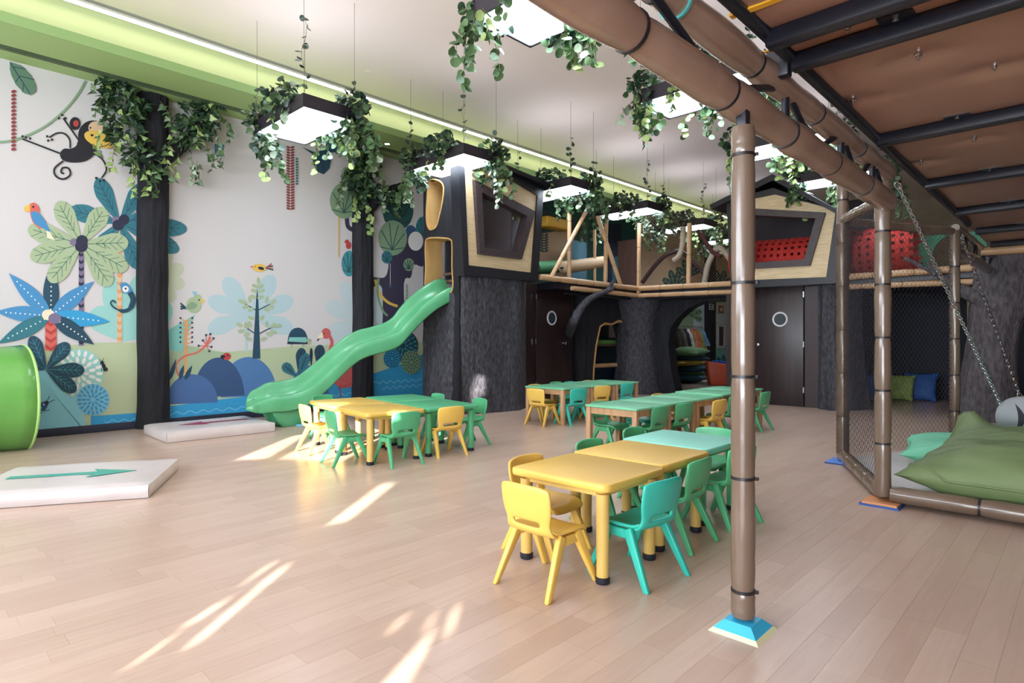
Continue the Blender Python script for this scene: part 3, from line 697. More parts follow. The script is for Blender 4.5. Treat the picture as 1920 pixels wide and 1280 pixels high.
chair('yellow', 'yellow plastic chair nearest the camera, at the head of the front row', -1.945, 2.27, 0, G)
chair('yellow', 'yellow plastic chair tucked in on the far side of the nearest table', -2.24, 2.62, -88, G)
chair('teal', 'teal plastic chair pulled up to the nearest yellow table', -1.69, 2.67, 84, G)
chair('green', 'green plastic chair at the right side of the second yellow table', -1.80, 3.25, 92, G)
chair('green', 'green plastic chair at the mint table, half behind the padded post', -1.78, 3.83, 80, G)
chair('green', 'green plastic chair peeping over the far side of the middle yellow table', -2.31, 3.33, -90, G)
chair('green', 'green plastic chair peeping over the far side of the mint table', -2.40, 4.02, -88, G)
chair('green', 'green plastic chair at the far head of the mint table', -2.09, 4.27, 184, G)
G = 'small chairs around the table cluster below the slide'
chair('yellow', 'yellow plastic chair at the left of the cluster, lit by the sun', -5.93, 3.20, -6, G)
chair('green', 'green plastic chair at the near front of the yellow cluster tables', -5.22, 3.10, -10, G)
chair('green', 'green plastic chair beside the near yellow leg, back turned to the camera', -4.83, 3.42, 84, G)
chair('yellow', 'yellow plastic chair at the right green table of the cluster', -4.87, 4.02, 80, G)
chair('green', 'green plastic chair at the far right of the cluster', -5.14, 4.60, 168, G)
chair('green', 'green plastic chair on the wall side of the cluster, before the slide', -6.62, 3.72, -82, G)
chair('green', 'green plastic chair hidden behind the two green cluster tables', -5.95, 4.64, 172, G)
G = 'small chairs around the row by the tower'
chair('yellow', 'yellow plastic chair at the near head of the row by the tower', -5.56, 6.39, 2, G)
chair('teal', 'teal plastic chair at the near corner of the row by the tower', -5.30, 6.70, 78, G)
chair('yellow', 'yellow plastic chair in the middle of the row by the tower', -5.36, 7.36, 72, G)
chair('teal', 'teal plastic chair at the far end of the row by the tower', -5.36, 7.98, 84, G)
chair('yellow', 'yellow plastic chair behind the far teal one in the tower row', -5.86, 8.05, -90, G)
chair('green', 'green plastic chair peeping over the far side of the tower row', -6.02, 7.42, -90, G)
chair('yellow', 'yellow plastic chair on the wall side at the near tower-row table', -5.92, 6.80, -90, G)
chair('teal', 'teal plastic chair on the door side at the far tower-row table', -5.90, 7.62, -90, G)
G = 'small chairs around the centre row'
chair('green', 'green plastic chair under the near end of the centre row', -3.74, 5.42, -92, G)
chair('green', 'green plastic chair at the near right side of the centre row', -3.36, 5.52, 86, G)
chair('green', 'green plastic chair second along the right side of the centre row', -3.33, 5.98, 82, G)
chair('yellow', 'yellow plastic chair on the right side of the centre row', -3.22, 6.58, 86, G)
chair('green', 'green plastic chair just left of the padded post in the centre row', -3.30, 7.16, 88, G)
chair('green', 'green plastic chair just right of the padded post in the centre row', -3.24, 7.95, 88, G)
chair('teal', 'teal plastic chair on the far side of the centre row', -3.76, 6.02, -90, G)
chair('yellow', 'yellow plastic chair on the far side of the centre row', -3.76, 6.70, -90, G)

# ================================================================== bamboo style padded poles
def sleeves(parent, a, b, r, seg, m_, gap=.006, tie=True, wob=.004, n=16, tiem=None, r2=None):
    """padded pole from a to b: one sleeve object per segment, a dark tie at every joint"""
    a, b = Vector(a), Vector(b); L = (b-a).length; k = max(1, round(L/seg)); d = (b-a)/L
    for i in range(k):
        p = a+d*(L*i/k+gap/2); q = a+d*(L*(i+1)/k-gap/2); pts, rs_ = [], []; jit = random.uniform(-.05, .05)*seg
        for j in range(9):
            f = j/8; pts.append(p.lerp(q, f)); rs_.append(r*(1-.10*math.exp(-min(f, 1-f)*18))+wob*noise.noise(Vector((p.x*3+f*2, p.y*3, p.z*3+f))))
        MB().tube(pts, rs_, n).build('sleeve', m_, parent, True, sharp=55)
        if tie and i:
            c = a+d*(L*i/k); t_ = MB().tube([c-d*.007, c+d*.007], r*.97, n).build('tie', tiem or TIE, parent, True)
t = thing('padded_post', 'brown padded bamboo-look post standing on a blue base plate', 'post', (-1.041, 2.453, 0))
pc = Vector((0, 0, 0))
zs = [.055, .155, .61, 1.01, 1.415, 1.80, 1.985, 2.10] if False else [.055, .165, .628, 1.045, 1.43, 1.955, 2.075]
for i in range(len(zs)-1):
    a, b = zs[i], zs[i+1]; pts = [(0, 0, a+.003+(b-a-.006)*j/10) for j in range(11)]
    rr = [.0475*(1-.07*math.exp(-min(j, 10-j)*1.6))+.0016*noise.noise(Vector((a*9, j*.9, 1))) for j in range(11)]
    MB().tube(pts, rr, 24).build('sleeve', FOAM_N, t, True, sharp=60)
    if i:
        o = MB().tube([(0, 0, a-.006), (0, 0, a+.006)], .0485, 24).build('tie', TIE, t, True); MB().box((.05, .012, a), (.016, .014, .012)).build('buckle', TIE, o)
MB().box((0, 0, 2.10), (.045, .045, .12)).build('steel_core', BLACKM, t, bevel=.005)
b = MB()
b.add([(-.09, -.09, .012), (.09, -.09, .012), (.09, .09, .012), (-.09, .09, .012), (-.055, -.055, .045), (.055, -.055, .045), (.055, .055, .045), (-.055, .055, .045)], [(0, 1, 5, 4), (1, 2, 6, 5), (2, 3, 7, 6), (3, 0, 4, 7), (4, 5, 6, 7), (3, 2, 1, 0)])
bp = b.build('base_pad', mat('sky_blue_pad', (58, 180, 226), .35), t)
MB().add([(-.104, -.104, 0), (.104, -.104, 0), (.104, .104, 0), (-.104, .104, 0), (-.089, -.089, .014), (.089, -.089, .014), (.089, .089, .014), (-.089, .089, .014)], [(0, 1, 5, 4), (1, 2, 6, 5), (2, 3, 7, 6), (3, 0, 4, 7), (4, 5, 6, 7), (3, 2, 1, 0)]).build('base_edge', mat('cream_pad', (226, 226, 180), .5), bp)
# ================================================================== bark columns on the mural wall
def bark_column(label, px0, px1, py, top, depth, limb, seed):
    a, b = onx(px0, py, WX), onx(px1, py, WX); cy, hw = (a.y+b.y)/2, (b.y-a.y)/2
    t = thing('bark_column', label, 'tree column', (WX, cy, 0), 0, 'bark columns on the mural wall')
    def f(u, v):
        an = pi*u; z = top*v; fl = 1+.12*math.exp(-z*3)
        g = noise.noise(Vector((u*9, z*.9, seed)))*.018+noise.noise(Vector((u*26, z*2.2, seed+5)))*.012
        sway = .02*noise.noise(Vector((z*.8, seed, 0)))
        return Vector(((depth+g)*(sin(an)**.6 if 0 < u < 1 else 0), -cos(an)*(hw*fl+g*.7)+sway, z))
    MB().grid(f, 26, 90).build('trunk', BARK_FINE, t, True, sharp=80)
    P = catmull([onx(px, py_, WX+.14)-Vector((WX, cy, 0)) for px, py_ in limb], 6)
    rr = [.11*(1-.45*i/(len(P)-1))+.012*noise.noise(Vector((i*.7, seed, 2))) for i in range(len(P))]
    MB().tube(P, rr, 10).build('limb', BARK_FINE, t, True, sharp=80)
bark_column('dark bark column at the left of the mural', 256, 313, 600, SZ-.005, .20, [(300, 300), (325, 285), (350, 262), (375, 225), (392, 165)], 1)
bark_column('dark bark column behind the green slide', 660, 694, 600, SZ-.005, .2, [(685, 400), (705, 375), (728, 358), (762, 345)], 7)

# ================================================================== bark tower with the slide openings
TY = 6.22
tw = thing('bark_tower', 'tall bark-covered tower that the green slide comes out of', 'play tower', (-7.6, 6.9, 0))
T0 = Vector((-7.6, 6.9, 0))
def Lc(o, base): o.location = -Vector(base); return o
def rpoly(pts, n=5):
    """smooth closed outline through pixel points"""
    P = [Vector((x, y, 0)) for x, y in pts]; k = len(P); out = []
    for i in range(k):
        a, b, c, d = P[i-1], P[i], P[(i+1) % k], P[(i+2) % k]
        for j in range(n):
            t = j/n; v = .5*((2*b)+(c-a)*t+(2*a-5*b+4*c-d)*t*t+(3*b-a-3*c+d)*t**3); out.append((v.x, v.y))
    return out
h1 = [ony(x, y, TY) for x, y in rpoly([(803, 447), (830, 446), (845, 449), (848, 460), (848, 500), (848, 545), (822, 552), (799, 545), (799, 500), (798, 462)])]
h2 = [ony(x, y, TY) for x, y in rpoly([(805, 340), (822, 338), (832, 350), (830, 378), (824, 405), (818, 425), (806, 430), (800, 412), (801, 375)])]
outer = [Vector((-8.06, TY, 0)), Vector((-7.16, TY, 0)), Vector((-7.16, TY, 3.8)), Vector((-8.06, TY, 3.8))]
Lc(holed('front_panel', outer, [h1, h2], BARK_FINE, tw, .05, nrm=(0, -1, 0)), T0)
for hh in (h1, h2):
    b = MB(); n = len(hh); b.add([p+Vector((0, -.012, 0)) for p in hh]+[p+Vector((0, .34, 0)) for p in hh], [(i, (i+1) % n, n+(i+1) % n, n+i) for i in range(n)])
    Lc(b.build('opening_liner', TANW, tw, solid=.02), T0)
base_c = [(-8.07, 6.62), (-8.09, 6.28), (-7.95, 6.15), (-7.7, 6.13), (-7.38, 6.2), (-7.15, 6.48), (-7.02, 6.9), (-6.93, 7.36), (-7.15, 7.75), (-7.58, 8.22)]
top_c = [(-8.05, 6.6), (-8.055, 6.24), (-7.9, 6.21), (-7.6, 6.21), (-7.25, 6.22), (-7.1, 6.36), (-7.07, 6.8), (-7.1, 7.3), (-7.14, 7.7), (-7.58, 8.2)]
Bc = catmull([(x, y, 0) for x, y in base_c], 8); Tc = catmull([(x, y, 0) for x, y in top_c], 8)
def tr(u, v):
    i = u*(len(Bc)-1); k = min(int(i), len(Bc)-2); f = i-k
    p = Bc[k].lerp(Bc[k+1], f); q = Tc[k].lerp(Tc[k+1], f); z = 1.93*v if u < .46 else 2.36*v
    zz = min(1, z/2.2); w_ = (1-zz)**2.2; r = q.lerp(p, w_); c = Vector((-7.75, 7.0, 0)); n_ = (r-c).normalized()
    fold = .035*noise.noise(Vector((u*14, z*.5, 3)))+.014*noise.noise(Vector((u*60, z*7, 9)))
    r = r+n_*fold; r.z = z; return r-T0
MB().grid(tr, 150, 60).build('trunk_skin', BARK, tw, True, sharp=80)
def net(name, O, U, V, nu, nv, sp, r, m_, parent=None, base=None):
    """diamond netting on the parallelogram O + u*U + v*V (U, V full edge vectors); real cords"""
    O, U, V = Vector(O), Vector(U), Vector(V); lu, lv = U.length, V.length; du, dv = U/lu, V/lv; b = MB()
    nn = du.cross(dv).normalized()*r*.6
    for sg in (1, -1):
        c = -lv if sg > 0 else 0.0
        end = lu if sg > 0 else lu+lv
        while c < end:
            t0, t1 = (max(0, -c), min(lv, lu-c)) if sg > 0 else (max(0, c-lu), min(lv, c))
            if t1-t0 > .02:
                A = O+du*(c+sg*t0)+dv*t0+nn*sg; B = O+du*(c+sg*t1)+dv*t1+nn*sg
                b.tube([A, B], r, 3, cap=False)
            c += sp*1.414
    o = b.build(name, m_, parent)
    if base is not None: o.location = -Vector(base)
    o['kind'] = 'stuff' if parent else 'thing'
    return o
net('net', (-8.04, 6.75, 2.0), (.8, 0, 0), (0, 0, 1.7), 0, 0, .035, .002, NETM, tw, T0)
Lc(MB().box((-7.65, 7.5, 3.0), (.8, .04, 1.6)).build('inner_wall', mat('inner_grey', (92, 86, 96), .8), tw), T0)  # panel added to block light behind the tower openings
sleeves(tw, Vector((-8.0, 6.6, 2.17))-T0, Vector((-7.3, 6.6, 2.17))-T0, .035, .35, FOAM_N)
sleeves(tw, Vector((-8.0, 6.62, 2.3))-T0, Vector((-7.3, 6.62, 2.3))-T0, .03, .35, FOAM_N)

# ================================================================== tilted cabin with a window, on the tower
CX = -7.05
def px_x(pts, x): return [onx(a, b, x) for a, b in pts]
def px_y(pts, y): return [ony(a, b, y) for a, b in pts]
cb = thing('tree_cabin', 'tilted pine cabin with a dark window frame above the bark tower', 'cabin', (CX, 7.8, 2.3)); C0 = Vector((CX, 7.8, 2.3))
o1 = [(857, 262), (870, 516), (1009, 528), (1020, 350)]; i1 = [(870, 285), (879, 497), (997, 511), (1008, 366)]
w1 = [(891, 337), (900, 476), (979, 486), (1004, 396)]; w2 = [(904, 360), (909, 464), (972, 472), (989, 405)]
Lc(holed('outer_frame', px_x(o1, CX+.03), [px_x(i1, CX+.03)], BLACKP, cb, .2, nrm=(1, 0, 0)), C0)
Lc(holed('pine_panel', px_x(i1, CX), [px_x(w2, CX)], PINE, cb, .04, nrm=(1, 0, 0)), C0)
Lc(holed('window_frame', px_x(w1, CX+.07), [px_x(w2, CX+.07)], WENGE, cb, .16, nrm=(1, 0, 0)), C0)
P = px_x([(840, 262), (1035, 345), (1035, 352), (840, 272)], CX+.12); Lc(MB().prism(P, (-1.25, 0, 0)).build('roof', BLACKP, cb), C0)
O = onx(904, 475, CX-.05); net('window_net', O, (0, 1.3, 0), (0, 0, 1.1), 0, 0, .035, .0018, NETM, cb, C0)
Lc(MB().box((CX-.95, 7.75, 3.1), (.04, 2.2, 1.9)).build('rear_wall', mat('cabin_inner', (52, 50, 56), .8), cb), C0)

# ================================================================== first door, its wall and the corner behind the branch
DX = -7.566
da, db = onx(1005, 531, DX), onx(1071, 537, DX); ytop = (da.z+db.z)/2
struct(MB().box((DX-.08, 8.34, 1.13), (.1, .32, 2.26)).build('wall_door_1', DARKW), 'dark boards beside the first round-windowed door')
d1 = struct(MB().box((DX-.02, (da.y+db.y)/2, ytop/2), (.05, db.y-da.y, ytop-.01)).build('door_1', DARKW, bevel=.004), 'dark wooden door with a round window, beside the bark tower')
def fit_door(d, ring_c, ring_r, knob, axis, hinges):
    n = 28; b = MB(); c = Vector(ring_c)
    e1 = Vector((0, 1, 0)) if axis == 'X' else Vector((1, 0, 0)); e2 = Vector((0, 0, 1)); out = Vector((1, 0, 0)) if axis == 'X' else Vector((0, -1, 0))
    b.tube([c+e1*ring_r*cos(2*pi*i/n)+e2*ring_r*sin(2*pi*i/n) for i in range(n)], .017, 8, close=True); rg_ = b.build('porthole_ring', mat('white_ring', (216, 218, 222), .3), d, True)
    b = MB(); b.add([c+out*.004+e1*(ring_r-.012)*cos(2*pi*i/n)+e2*(ring_r-.012)*sin(2*pi*i/n) for i in range(n)], [tuple(range(n))]); b.build('porthole_glass', mat('dark_glass', (58, 66, 74), .08), d)
    k = Vector(knob); b = MB(); b.tube([k, k+out*.03, k+out*.045], [.022, .012, .012], 12); b.tube([k+out*.04, k+out*.05, k+out*.075, k+out*.085], [.012, .028, .028, .012], 14); b.build('knob', CHROME, d, True)
    for h in hinges: MB().box(Vector(h)+out*.004, (.02, .02, .1)).build('hinge', CHROME, d)
c = onx(1034.5, 596, DX+.012); fit_door(d1, c, .125, onx(1056, 643, DX+.006), 'X', [(DX+.01, da.y-.01, z) for z in (.35, 1.15, 2.0)])
struct(MB().box((DX-.06, db.y+.035, 1.13), (.1, .06, 2.26)).build('trim_3', DARKW))
nk = struct(MB().box((-8.5, 10.0, 1.15), (.08, 1.5, 2.3)).build('wall_nook', mat('nook_blue', (104, 150, 168), .6)), 'blue panel behind the first door')
MB().box((-8.42, 10.0, .48), (.12, 1.5, .96)).build('lower_panel', mat('maroon_wood', (74, 36, 34), .5), nk)

# ================================================================== raised deck over the back of the hall (L-shaped)
dk = thing('raised_play_deck', 'L-shaped raised walkway with bamboo rails across the back of the hall', 'play deck', (-7.1, 11.3, 2.2)); K0 = Vector((-7.1, 11.3, 2.2))
Lc(MB().box((-8.15, 11.5, 2.18), (2.1, 6.0, .12)).build('deck_slab', BLACKP, dk), K0)
Lc(MB().box((-2.0, 12.9, 2.18), (10.2, 3.2, .12)).build('deck_slab', BLACKP, dk), K0)
def rail(a, b, r=.045, seg=.55, m_=FOAM_F, tie=False): sleeves(dk, Vector(a)-K0, Vector(b)-K0, r, seg, m_, tie=tie, gap=.008, n=10)
rail(onx(1012, 519, CX), onx(1196, 541, CX), .055); rail(onx(1072, 540, CX), onx(1196, 554, CX), .048)
BY = 11.2
rail(ony(1197, 541, BY), ony(1380, 531, BY), .055); rail(ony(1197, 554, BY), ony(1380, 546.5, BY), .048)
rail(ony(1566, 521, BY), ony(1890, 497, BY), .055); rail(ony(1545, 539.5, BY), ony(1866, 526, BY), .048)
rail(onx(1031, 524, CX), onx(1112, 372, CX), .042); rail(onx(1166, 541, CX), onx(1120, 405, CX), .042)
rail(onx(1067, 525, CX-.15), onx(1068, 360, CX-.15), .04); rail(onx(1135, 530, CX-.15), onx(1137, 400, CX-.15), .045)
rail(onx(1115, 527, CX-.6), onx(1115, 430, CX-.6), .035)
rail(onx(1196, 556, CX), onx(1198, 418, CX), .034); rail(ony(1291, 537, BY+.02), ony(1293, 418, BY+.02), .05)
rail(ony(1199, 556, BY+.05), ony(1200, 418, BY+.05), .024)
net('net', ony(1202, 536, BY+.04), (2.0, 0, 0), (0, 0, 1.5), 0, 0, .045, .0022, NETM, dk, K0)
net('net', (-8.3, 8.7, 2.3), (0, 2.4, 0), (0, 0, 1.6), 0, 0, .05, .0025, NETM, dk, K0)
net('net', ony(1572, 528, BY+.05), (2.4, 0, 0), (0, 0, 1.2), 0, 0, .045, .0022, NETM, dk, K0)
b = MB(); b.bar((-7.2, 8.9, 2.06), (-7.2, 11.4, 2.06), .04, .04); b.bar((-7.1, 11.32, 2.06), (3, 11.32, 2.06), .04, .04); Lc(b.build('edge_angle', BLACKM, dk), K0)
# things on the deck
def roller(label, name, a, b, r, m_, grp=None):
    a, b = Vector(a), Vector(b); t_ = thing(name, label, 'roller', (a+b)/2, 0, grp); d = (a-b)/2; k = d.normalized()*.03
    MB().tube([-d, -d+k*.4, -d+k, d-k, d-k*.4, d], [r*.82, r*.95, r, r, r*.95, r*.82], 18).build('padding', m_, t_, True); MB().tube([-d-k*2, d+k*2], .02, 8).build('axle', BLACKM, t_, True)
roller('green padded roller on the deck beside the tilted cabin', 'padded_roller', onx(1005, 503, -8.0), onx(1078, 497, -8.0), .13, mat('roller_green', (66, 128, 84), .5))
roller('beige padded roller on the deck between bamboo posts', 'padded_roller', onx(1055, 502, -7.7), onx(1131, 491, -7.7), .13, mat('roller_beige', (196, 168, 132), .6))
q = onx(1038, 420, -8.2); t_ = tag(MB().box((0, 0, 0), (.3, .75, .22)).build('foam_block', mat('foam_yellow', (196, 150, 46), .6), bevel=.03, loc=q), 'mustard foam block hung above the green roller', 'foam block')
q = onx(1084, 490, -8.6); tag(MB().box((0, 0, 0), (.06, .6, .95)).build('teal_board', mat('panel_teal', (84, 142, 160), .5), bevel=.02, loc=q), 'pale teal panel behind the beige roller', 'panel')
q = ony(1178, 468, 12.4); q.z = 2.9; tag(MB().box((0, 0, 0), (.55, .06, 1.35)).build('partition_board', mat('partition_brown', (98, 70, 58), .6, c2=(86, 60, 50), vs=3, stretch=(5, 5, .5)), loc=q), 'brown partition board behind the corner bamboo post', 'partition')
def pipe(label, name, pts, y, r, m_): 
    P = [ony(a, b, y) for a, b in pts]; c = P[0].copy(); tag(MB().tube([p-c for p in catmull(P, 8)], r, 12).build(name, m_, None, True, loc=c), label, 'pipe', 'bent padded pipes on the deck')
DBR = mat('pipe_brown', (58, 36, 40), .25); CRM = mat('pipe_cream', (206, 190, 168), .4)
pipe('dark brown pipe rising from the corner post over the deck', 'climbing_pipe', [(1204, 530), (1228, 498), (1250, 478), (1275, 472), (1300, 492), (1320, 512)], 12.2, .05, DBR)
pipe('cream curved pipe hanging left of the middle bamboo post', 'climbing_pipe', [(1281, 425), (1280, 455), (1274, 478), (1263, 488)], 12.0, .06, CRM)
pipe('cream arched pipe at the right of the net', 'climbing_pipe', [(1321, 530), (1328, 495), (1345, 466), (1360, 474), (1374, 495)], 12.0, .06, CRM)
pipe('dark red pipe slanting down to the cream arch', 'climbing_pipe', [(1308, 432), (1322, 452), (1336, 472), (1352, 480)], 11.9, .045, mat('pipe_red', (92, 40, 46), .25))
# dark polygons put the shade behind the deck into the wall colour
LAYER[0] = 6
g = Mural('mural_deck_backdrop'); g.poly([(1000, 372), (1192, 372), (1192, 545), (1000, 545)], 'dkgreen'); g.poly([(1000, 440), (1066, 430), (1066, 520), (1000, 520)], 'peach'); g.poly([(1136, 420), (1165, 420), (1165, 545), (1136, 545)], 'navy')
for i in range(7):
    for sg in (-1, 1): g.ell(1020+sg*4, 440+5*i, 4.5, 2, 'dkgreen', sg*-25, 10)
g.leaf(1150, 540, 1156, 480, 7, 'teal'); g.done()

# ================================================================== arch tree in the corner
tr_ = thing('arch_tree', 'thick bark tree in the corner with two arched openings', 'play tree', (-7.4, 11.75, 0)); A0 = Vector((-7.4, 11.75, 0))
def ct(u, v):
    a = 2*pi*u; z = 2.14*v; r = .46+.17*math.exp(-z*2.6)+.22*max(0, (v-.6)/.4)**2
    r += .03*noise.noise(Vector((cos(a)*3, sin(a)*3, z*.7)))+.012*noise.noise(Vector((cos(a)*14, sin(a)*14, z*5)))
    return Vector((r*cos(a), r*sin(a), z))
MB().grid(ct, 56, 44, True).build('trunk', BARK, tr_, True, sharp=80)
AX = -7.5
ar = [(1111, 740), (1113, 690), (1118, 645), (1125, 612), (1134, 606), (1147, 608), (1160, 601), (1168, 604), (1174, 625), (1180, 670), (1186, 740)]
arc3 = px_x(ar, AX); 
ou = px_x([(1097, 742)], AX)+[Vector((AX, onx(1097, 600, AX).y, 2.14)), Vector((AX, 11.9, 2.14)), Vector((AX, 11.9, -.02))]
poly = [Vector((AX, onx(1097, 600, AX).y, 0)), Vector((AX, onx(1097, 600, AX).y, 2.14)), Vector((AX, 11.9, 2.14)), Vector((AX, 11.9, 0))]+[Vector((AX, p.y, max(0, p.z))) for p in arc3[::-1]]
Lc(MB().prism(poly, (-.3, 0, 0)).build('side_arch', BARK_FINE, tr_), A0)
b = MB(); n = 8; hh = [Vector((AX+.012, p.y, max(0, p.z))) for p in arc3[:8]]
b.add(hh+[p+Vector((-.34, .02, 0)) for p in hh], [(i, i+1, n+i+1, n+i) for i in range(n-1)]); Lc(b.build('arch_liner', TANW, tr_, solid=.04), A0)
FY = 11.75
sp = px_y([(1375, 563), (1318, 564), (1290, 578), (1268, 598), (1257, 615), (1253, 645), (1258, 690), (1268, 738)], FY)
poly = [Vector((sp[0].x, FY, 2.12))]+[Vector((p.x, FY, max(0, min(2.11, p.z)))) for p in sp]+[Vector((-7.3, FY, 0)), Vector((-7.3, FY, 2.12))]
Lc(MB().prism(poly, (0, .3, 0)).build('front_arch', BARK_FINE, tr_), A0)
br = [onx(1064, 632, -7.75), onx(1071, 614, -7.35)]+[onx(x, y, -6.97) for x, y in ((1077, 600), (1086, 582), (1103, 562), (1124, 551), (1138, 545), (1146, 534), (1150, 526))]
P = catmull(br, 5); Lc(MB().tube(P, [.105*(1-.72*i/(len(P)-1))+.01*noise.noise(Vector((i*.9, 0, 0))) for i in range(len(P))], 10).build('branch', BARK, tr_, True, sharp=80), A0)
P = catmull([onx(x, y, -6.95) for x, y in ((1138, 545), (1146, 543), (1152, 538))], 4); Lc(MB().tube(P, [.045*(1-.5*i/(len(P)-1)) for i in range(len(P))], 8).build('twig', BARK, tr_, True), A0)
# steps seen through the side arch
st = thing('padded_climbing_steps', 'dark padded steps with bamboo edges inside the side arch', 'steps', (-8.2, 11.2, 0))
for k, (z, dx) in enumerate(((.0, .25), (.62, 0), (1.1, -.25))):
    MB().box((dx-.25, 0, z/2+.3 if k else .3), (.5, 1.9, z+.6 if k else .6)).build('step_block', mat('step_navy', (26, 48, 66), .5), st, bevel=.02)
MB().tube([(.5, -.9, .62), (.5, .9, .62)], .05, 10).build('bamboo_edge', FOAM_F, st, True)
MB().tube([(.3, -.9, 1.06), (.3, .9, 1.06)], .035, 10).build('bamboo_edge', FOAM_N, st, True); MB().box((.3, 0, 1.13), (.06, 1.8, .08)).build('green_edge', mat('edge_green', (96, 150, 76), .6, bump=.3, bs=60), st)

# ================================================================== second door, cabin two, bark sheet
DY = 11.2
struct(MB().box(((ony(1376, 600, DY).x+ony(1414, 600, DY).x)/2-.1, DY+.06, 1.08), (.5, .1, 2.16)).build('wall_door_2', DARKW), 'dark boards left of the second door')
xa, xb = ony(1404, 600, DY).x, ony(1507, 600, DY).x
d2 = struct(MB().box(((xa+xb)/2, DY+.01, 1.075), (xb-xa, .05, 2.14)).build('door_2', DARKW, bevel=.004), 'dark wooden door with a round window, right of the padded post')
c = ony(1462.5, 598.5, DY-.02); fit_door(d2, c, .12, ony(1424, 646, DY-.016), 'Y', [(xb+.005, DY-.02, z) for z in (.3, 1.1, 1.98)])
struct(MB().box((ony(1523, 600, DY).x, DY+.04, 1.08), (.25, .08, 2.16)).build('wall_board', mat('maroon_board', (52, 28, 32), .4, c2=(40, 24, 28), vs=4, stretch=(6, 6, .5))), 'maroon board right of the second door')
bs = thing('bark_wall', 'rough bark sheet between the second door and the netted play frame', 'bark wall', (-3.0, 11.1, 0))
def sh(u, v):
    z = 2.12*v; x = -3.42+ (.56+.16*(1-v)**3)*u; y = 11.14-.28*sin(pi*u)*(.6+.4*(1-v))+.05*noise.noise(Vector((u*7, z*.6, 4)))+.014*noise.noise(Vector((u*50, z*10, 1)))
    return Vector((x+3.0, y-11.1+.5*u*u, z))
MB().grid(sh, 70, 50).build('bark_skin', BARK, bs, True, sharp=80)
CY = 10.92
cb = thing('tree_cabin', 'pine cabin with a wide dark window showing red webbing', 'cabin', (-4.0, CY, 2.2)); C0 = Vector((-4.0, CY, 2.2))
o1 = [(1362, 376), (1370, 541), (1567, 531), (1581, 402), (1450, 352)]; i1 = [(1371, 381), (1378, 526), (1549, 519), (1567, 393), (1452, 364)]
w1 = [(1384, 389), (1392, 505), (1518, 497.5), (1547, 398)]; w2 = [(1394, 402), (1400, 493), (1507, 486), (1529, 409)]
Lc(holed('outer_frame', px_y(o1, CY-.03), [px_y(i1, CY-.03)], BLACKP, cb, .7, nrm=(0, -1, 0)), C0)
Lc(holed('pine_panel', px_y(i1, CY), [px_y(w2, CY)], PINE, cb, .04, nrm=(0, -1, 0)), C0)
Lc(holed('window_frame', px_y(w1, CY-.06), [px_y(w2, CY-.06)], WENGE, cb, .16, nrm=(0, -1, 0)), C0)
Lc(MB().prism(px_y([(1330, 384), (1448, 326), (1590, 404), (1586, 410), (1449, 338), (1333, 392)], CY-.15), (0, 1.2, 0)).build('roof', BLACKP, cb), C0)
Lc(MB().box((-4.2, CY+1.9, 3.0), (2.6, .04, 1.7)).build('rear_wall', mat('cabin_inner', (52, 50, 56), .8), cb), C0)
# red woven tunnel
wt = thing('webbing_tunnel', 'red woven strap tunnel running behind the second cabin', 'tunnel', (-3.2, 12.1, 2.75)); RED = mat('red_strap', (200, 50, 42), .75)
def strap(P, wv, th=.006):
    b = MB(); P = [Vector(p) for p in P]; n = len(P)
    for p, q_ in zip(P[:-1], P[1:]): b.bar(p, q_, wv, th, up=(Vector((0, p.y, p.z)).normalized()))
    return b
wa, wb = ony(1385, 440, 12.1).x+3.2, ony(1722, 440, 12.1).x+3.2
for k in range(20):
    a = 2*pi*k/20; P = [(wa+(wb-wa)*i/10, .42*cos(a), .42*sin(a)-.12*sin(pi*i/10)*.4) for i in range(11)]; strap(P, .075).build('long_strap', RED, wt)
k = wa
while k < wb:
    s_ = (k-wa)/(wb-wa); P = [(k, .428*cos(2*pi*j/24), .428*sin(2*pi*j/24)-.12*sin(pi*s_)*.4) for j in range(25)]
    b = MB()
    for p, q_ in zip(P[:-1], P[1:]): b.bar(p, q_, .006, .07, up=(1, 0, 0))
    b.build('ring_strap', RED, wt); k += .125
# green panel with a round hole at the end of the tunnel
GY = 12.5; cc = ony(1792, 478, GY)
hole = [Vector((cc.x+.33*cos(2*pi*i/28), GY, cc.z+.36*sin(2*pi*i/28))) for i in range(28)]
ga = ony(1722, 516, GY); gb = ony(1850, 420, GY)
gp = holed('round_hole_panel', [Vector((ga.x, GY, 2.26)), Vector((gb.x, GY, 2.26)), Vector((gb.x, GY, 2.98)), Vector((ga.x, GY, 2.98))], [hole], mat('panel_green', (62, 156, 118), .5), None, .04, nrm=(0, -1, 0)); tag(gp, 'green panel with a round hole at the end of the red tunnel', 'panel')

# ================================================================== bark tree at the right edge
rt = thing('bark_tree', 'thick grey bark tree at the right edge behind the swing', 'play tree', (-1.15, 11.2, 0)); Q0 = Vector((-1.15, 11.2, 0))
cps = [(1846, 790, .45), (1850, 740, .37), (1856, 680, .31), (1864, 620, .30), (1876, 570, .36), (1900, 515, .46), (1915, 480, .5)]
P, rr = [], []
for x, y, r in cps: p = ony(x, y, 11.25); p.z = max(0, p.z); P.append(p-Q0); rr.append(r)
Pc = catmull(P, 8); Rc = catmull([(r, 0, 0) for r in rr], 8)
def rtf(u, v):
    i = v*(len(Pc)-1); k = min(int(i), len(Pc)-2); f = i-k; c = Pc[k].lerp(Pc[k+1], f); r = Rc[k].x*(1-f)+Rc[k+1].x*f; a = 2*pi*u
    r += .035*noise.noise(Vector((cos(a)*3, sin(a)*3, c.z*.6)))+.014*noise.noise(Vector((cos(a)*15, sin(a)*15, c.z*5)))
    return c+Vector((r*cos(a), r*.7*sin(a), 0))
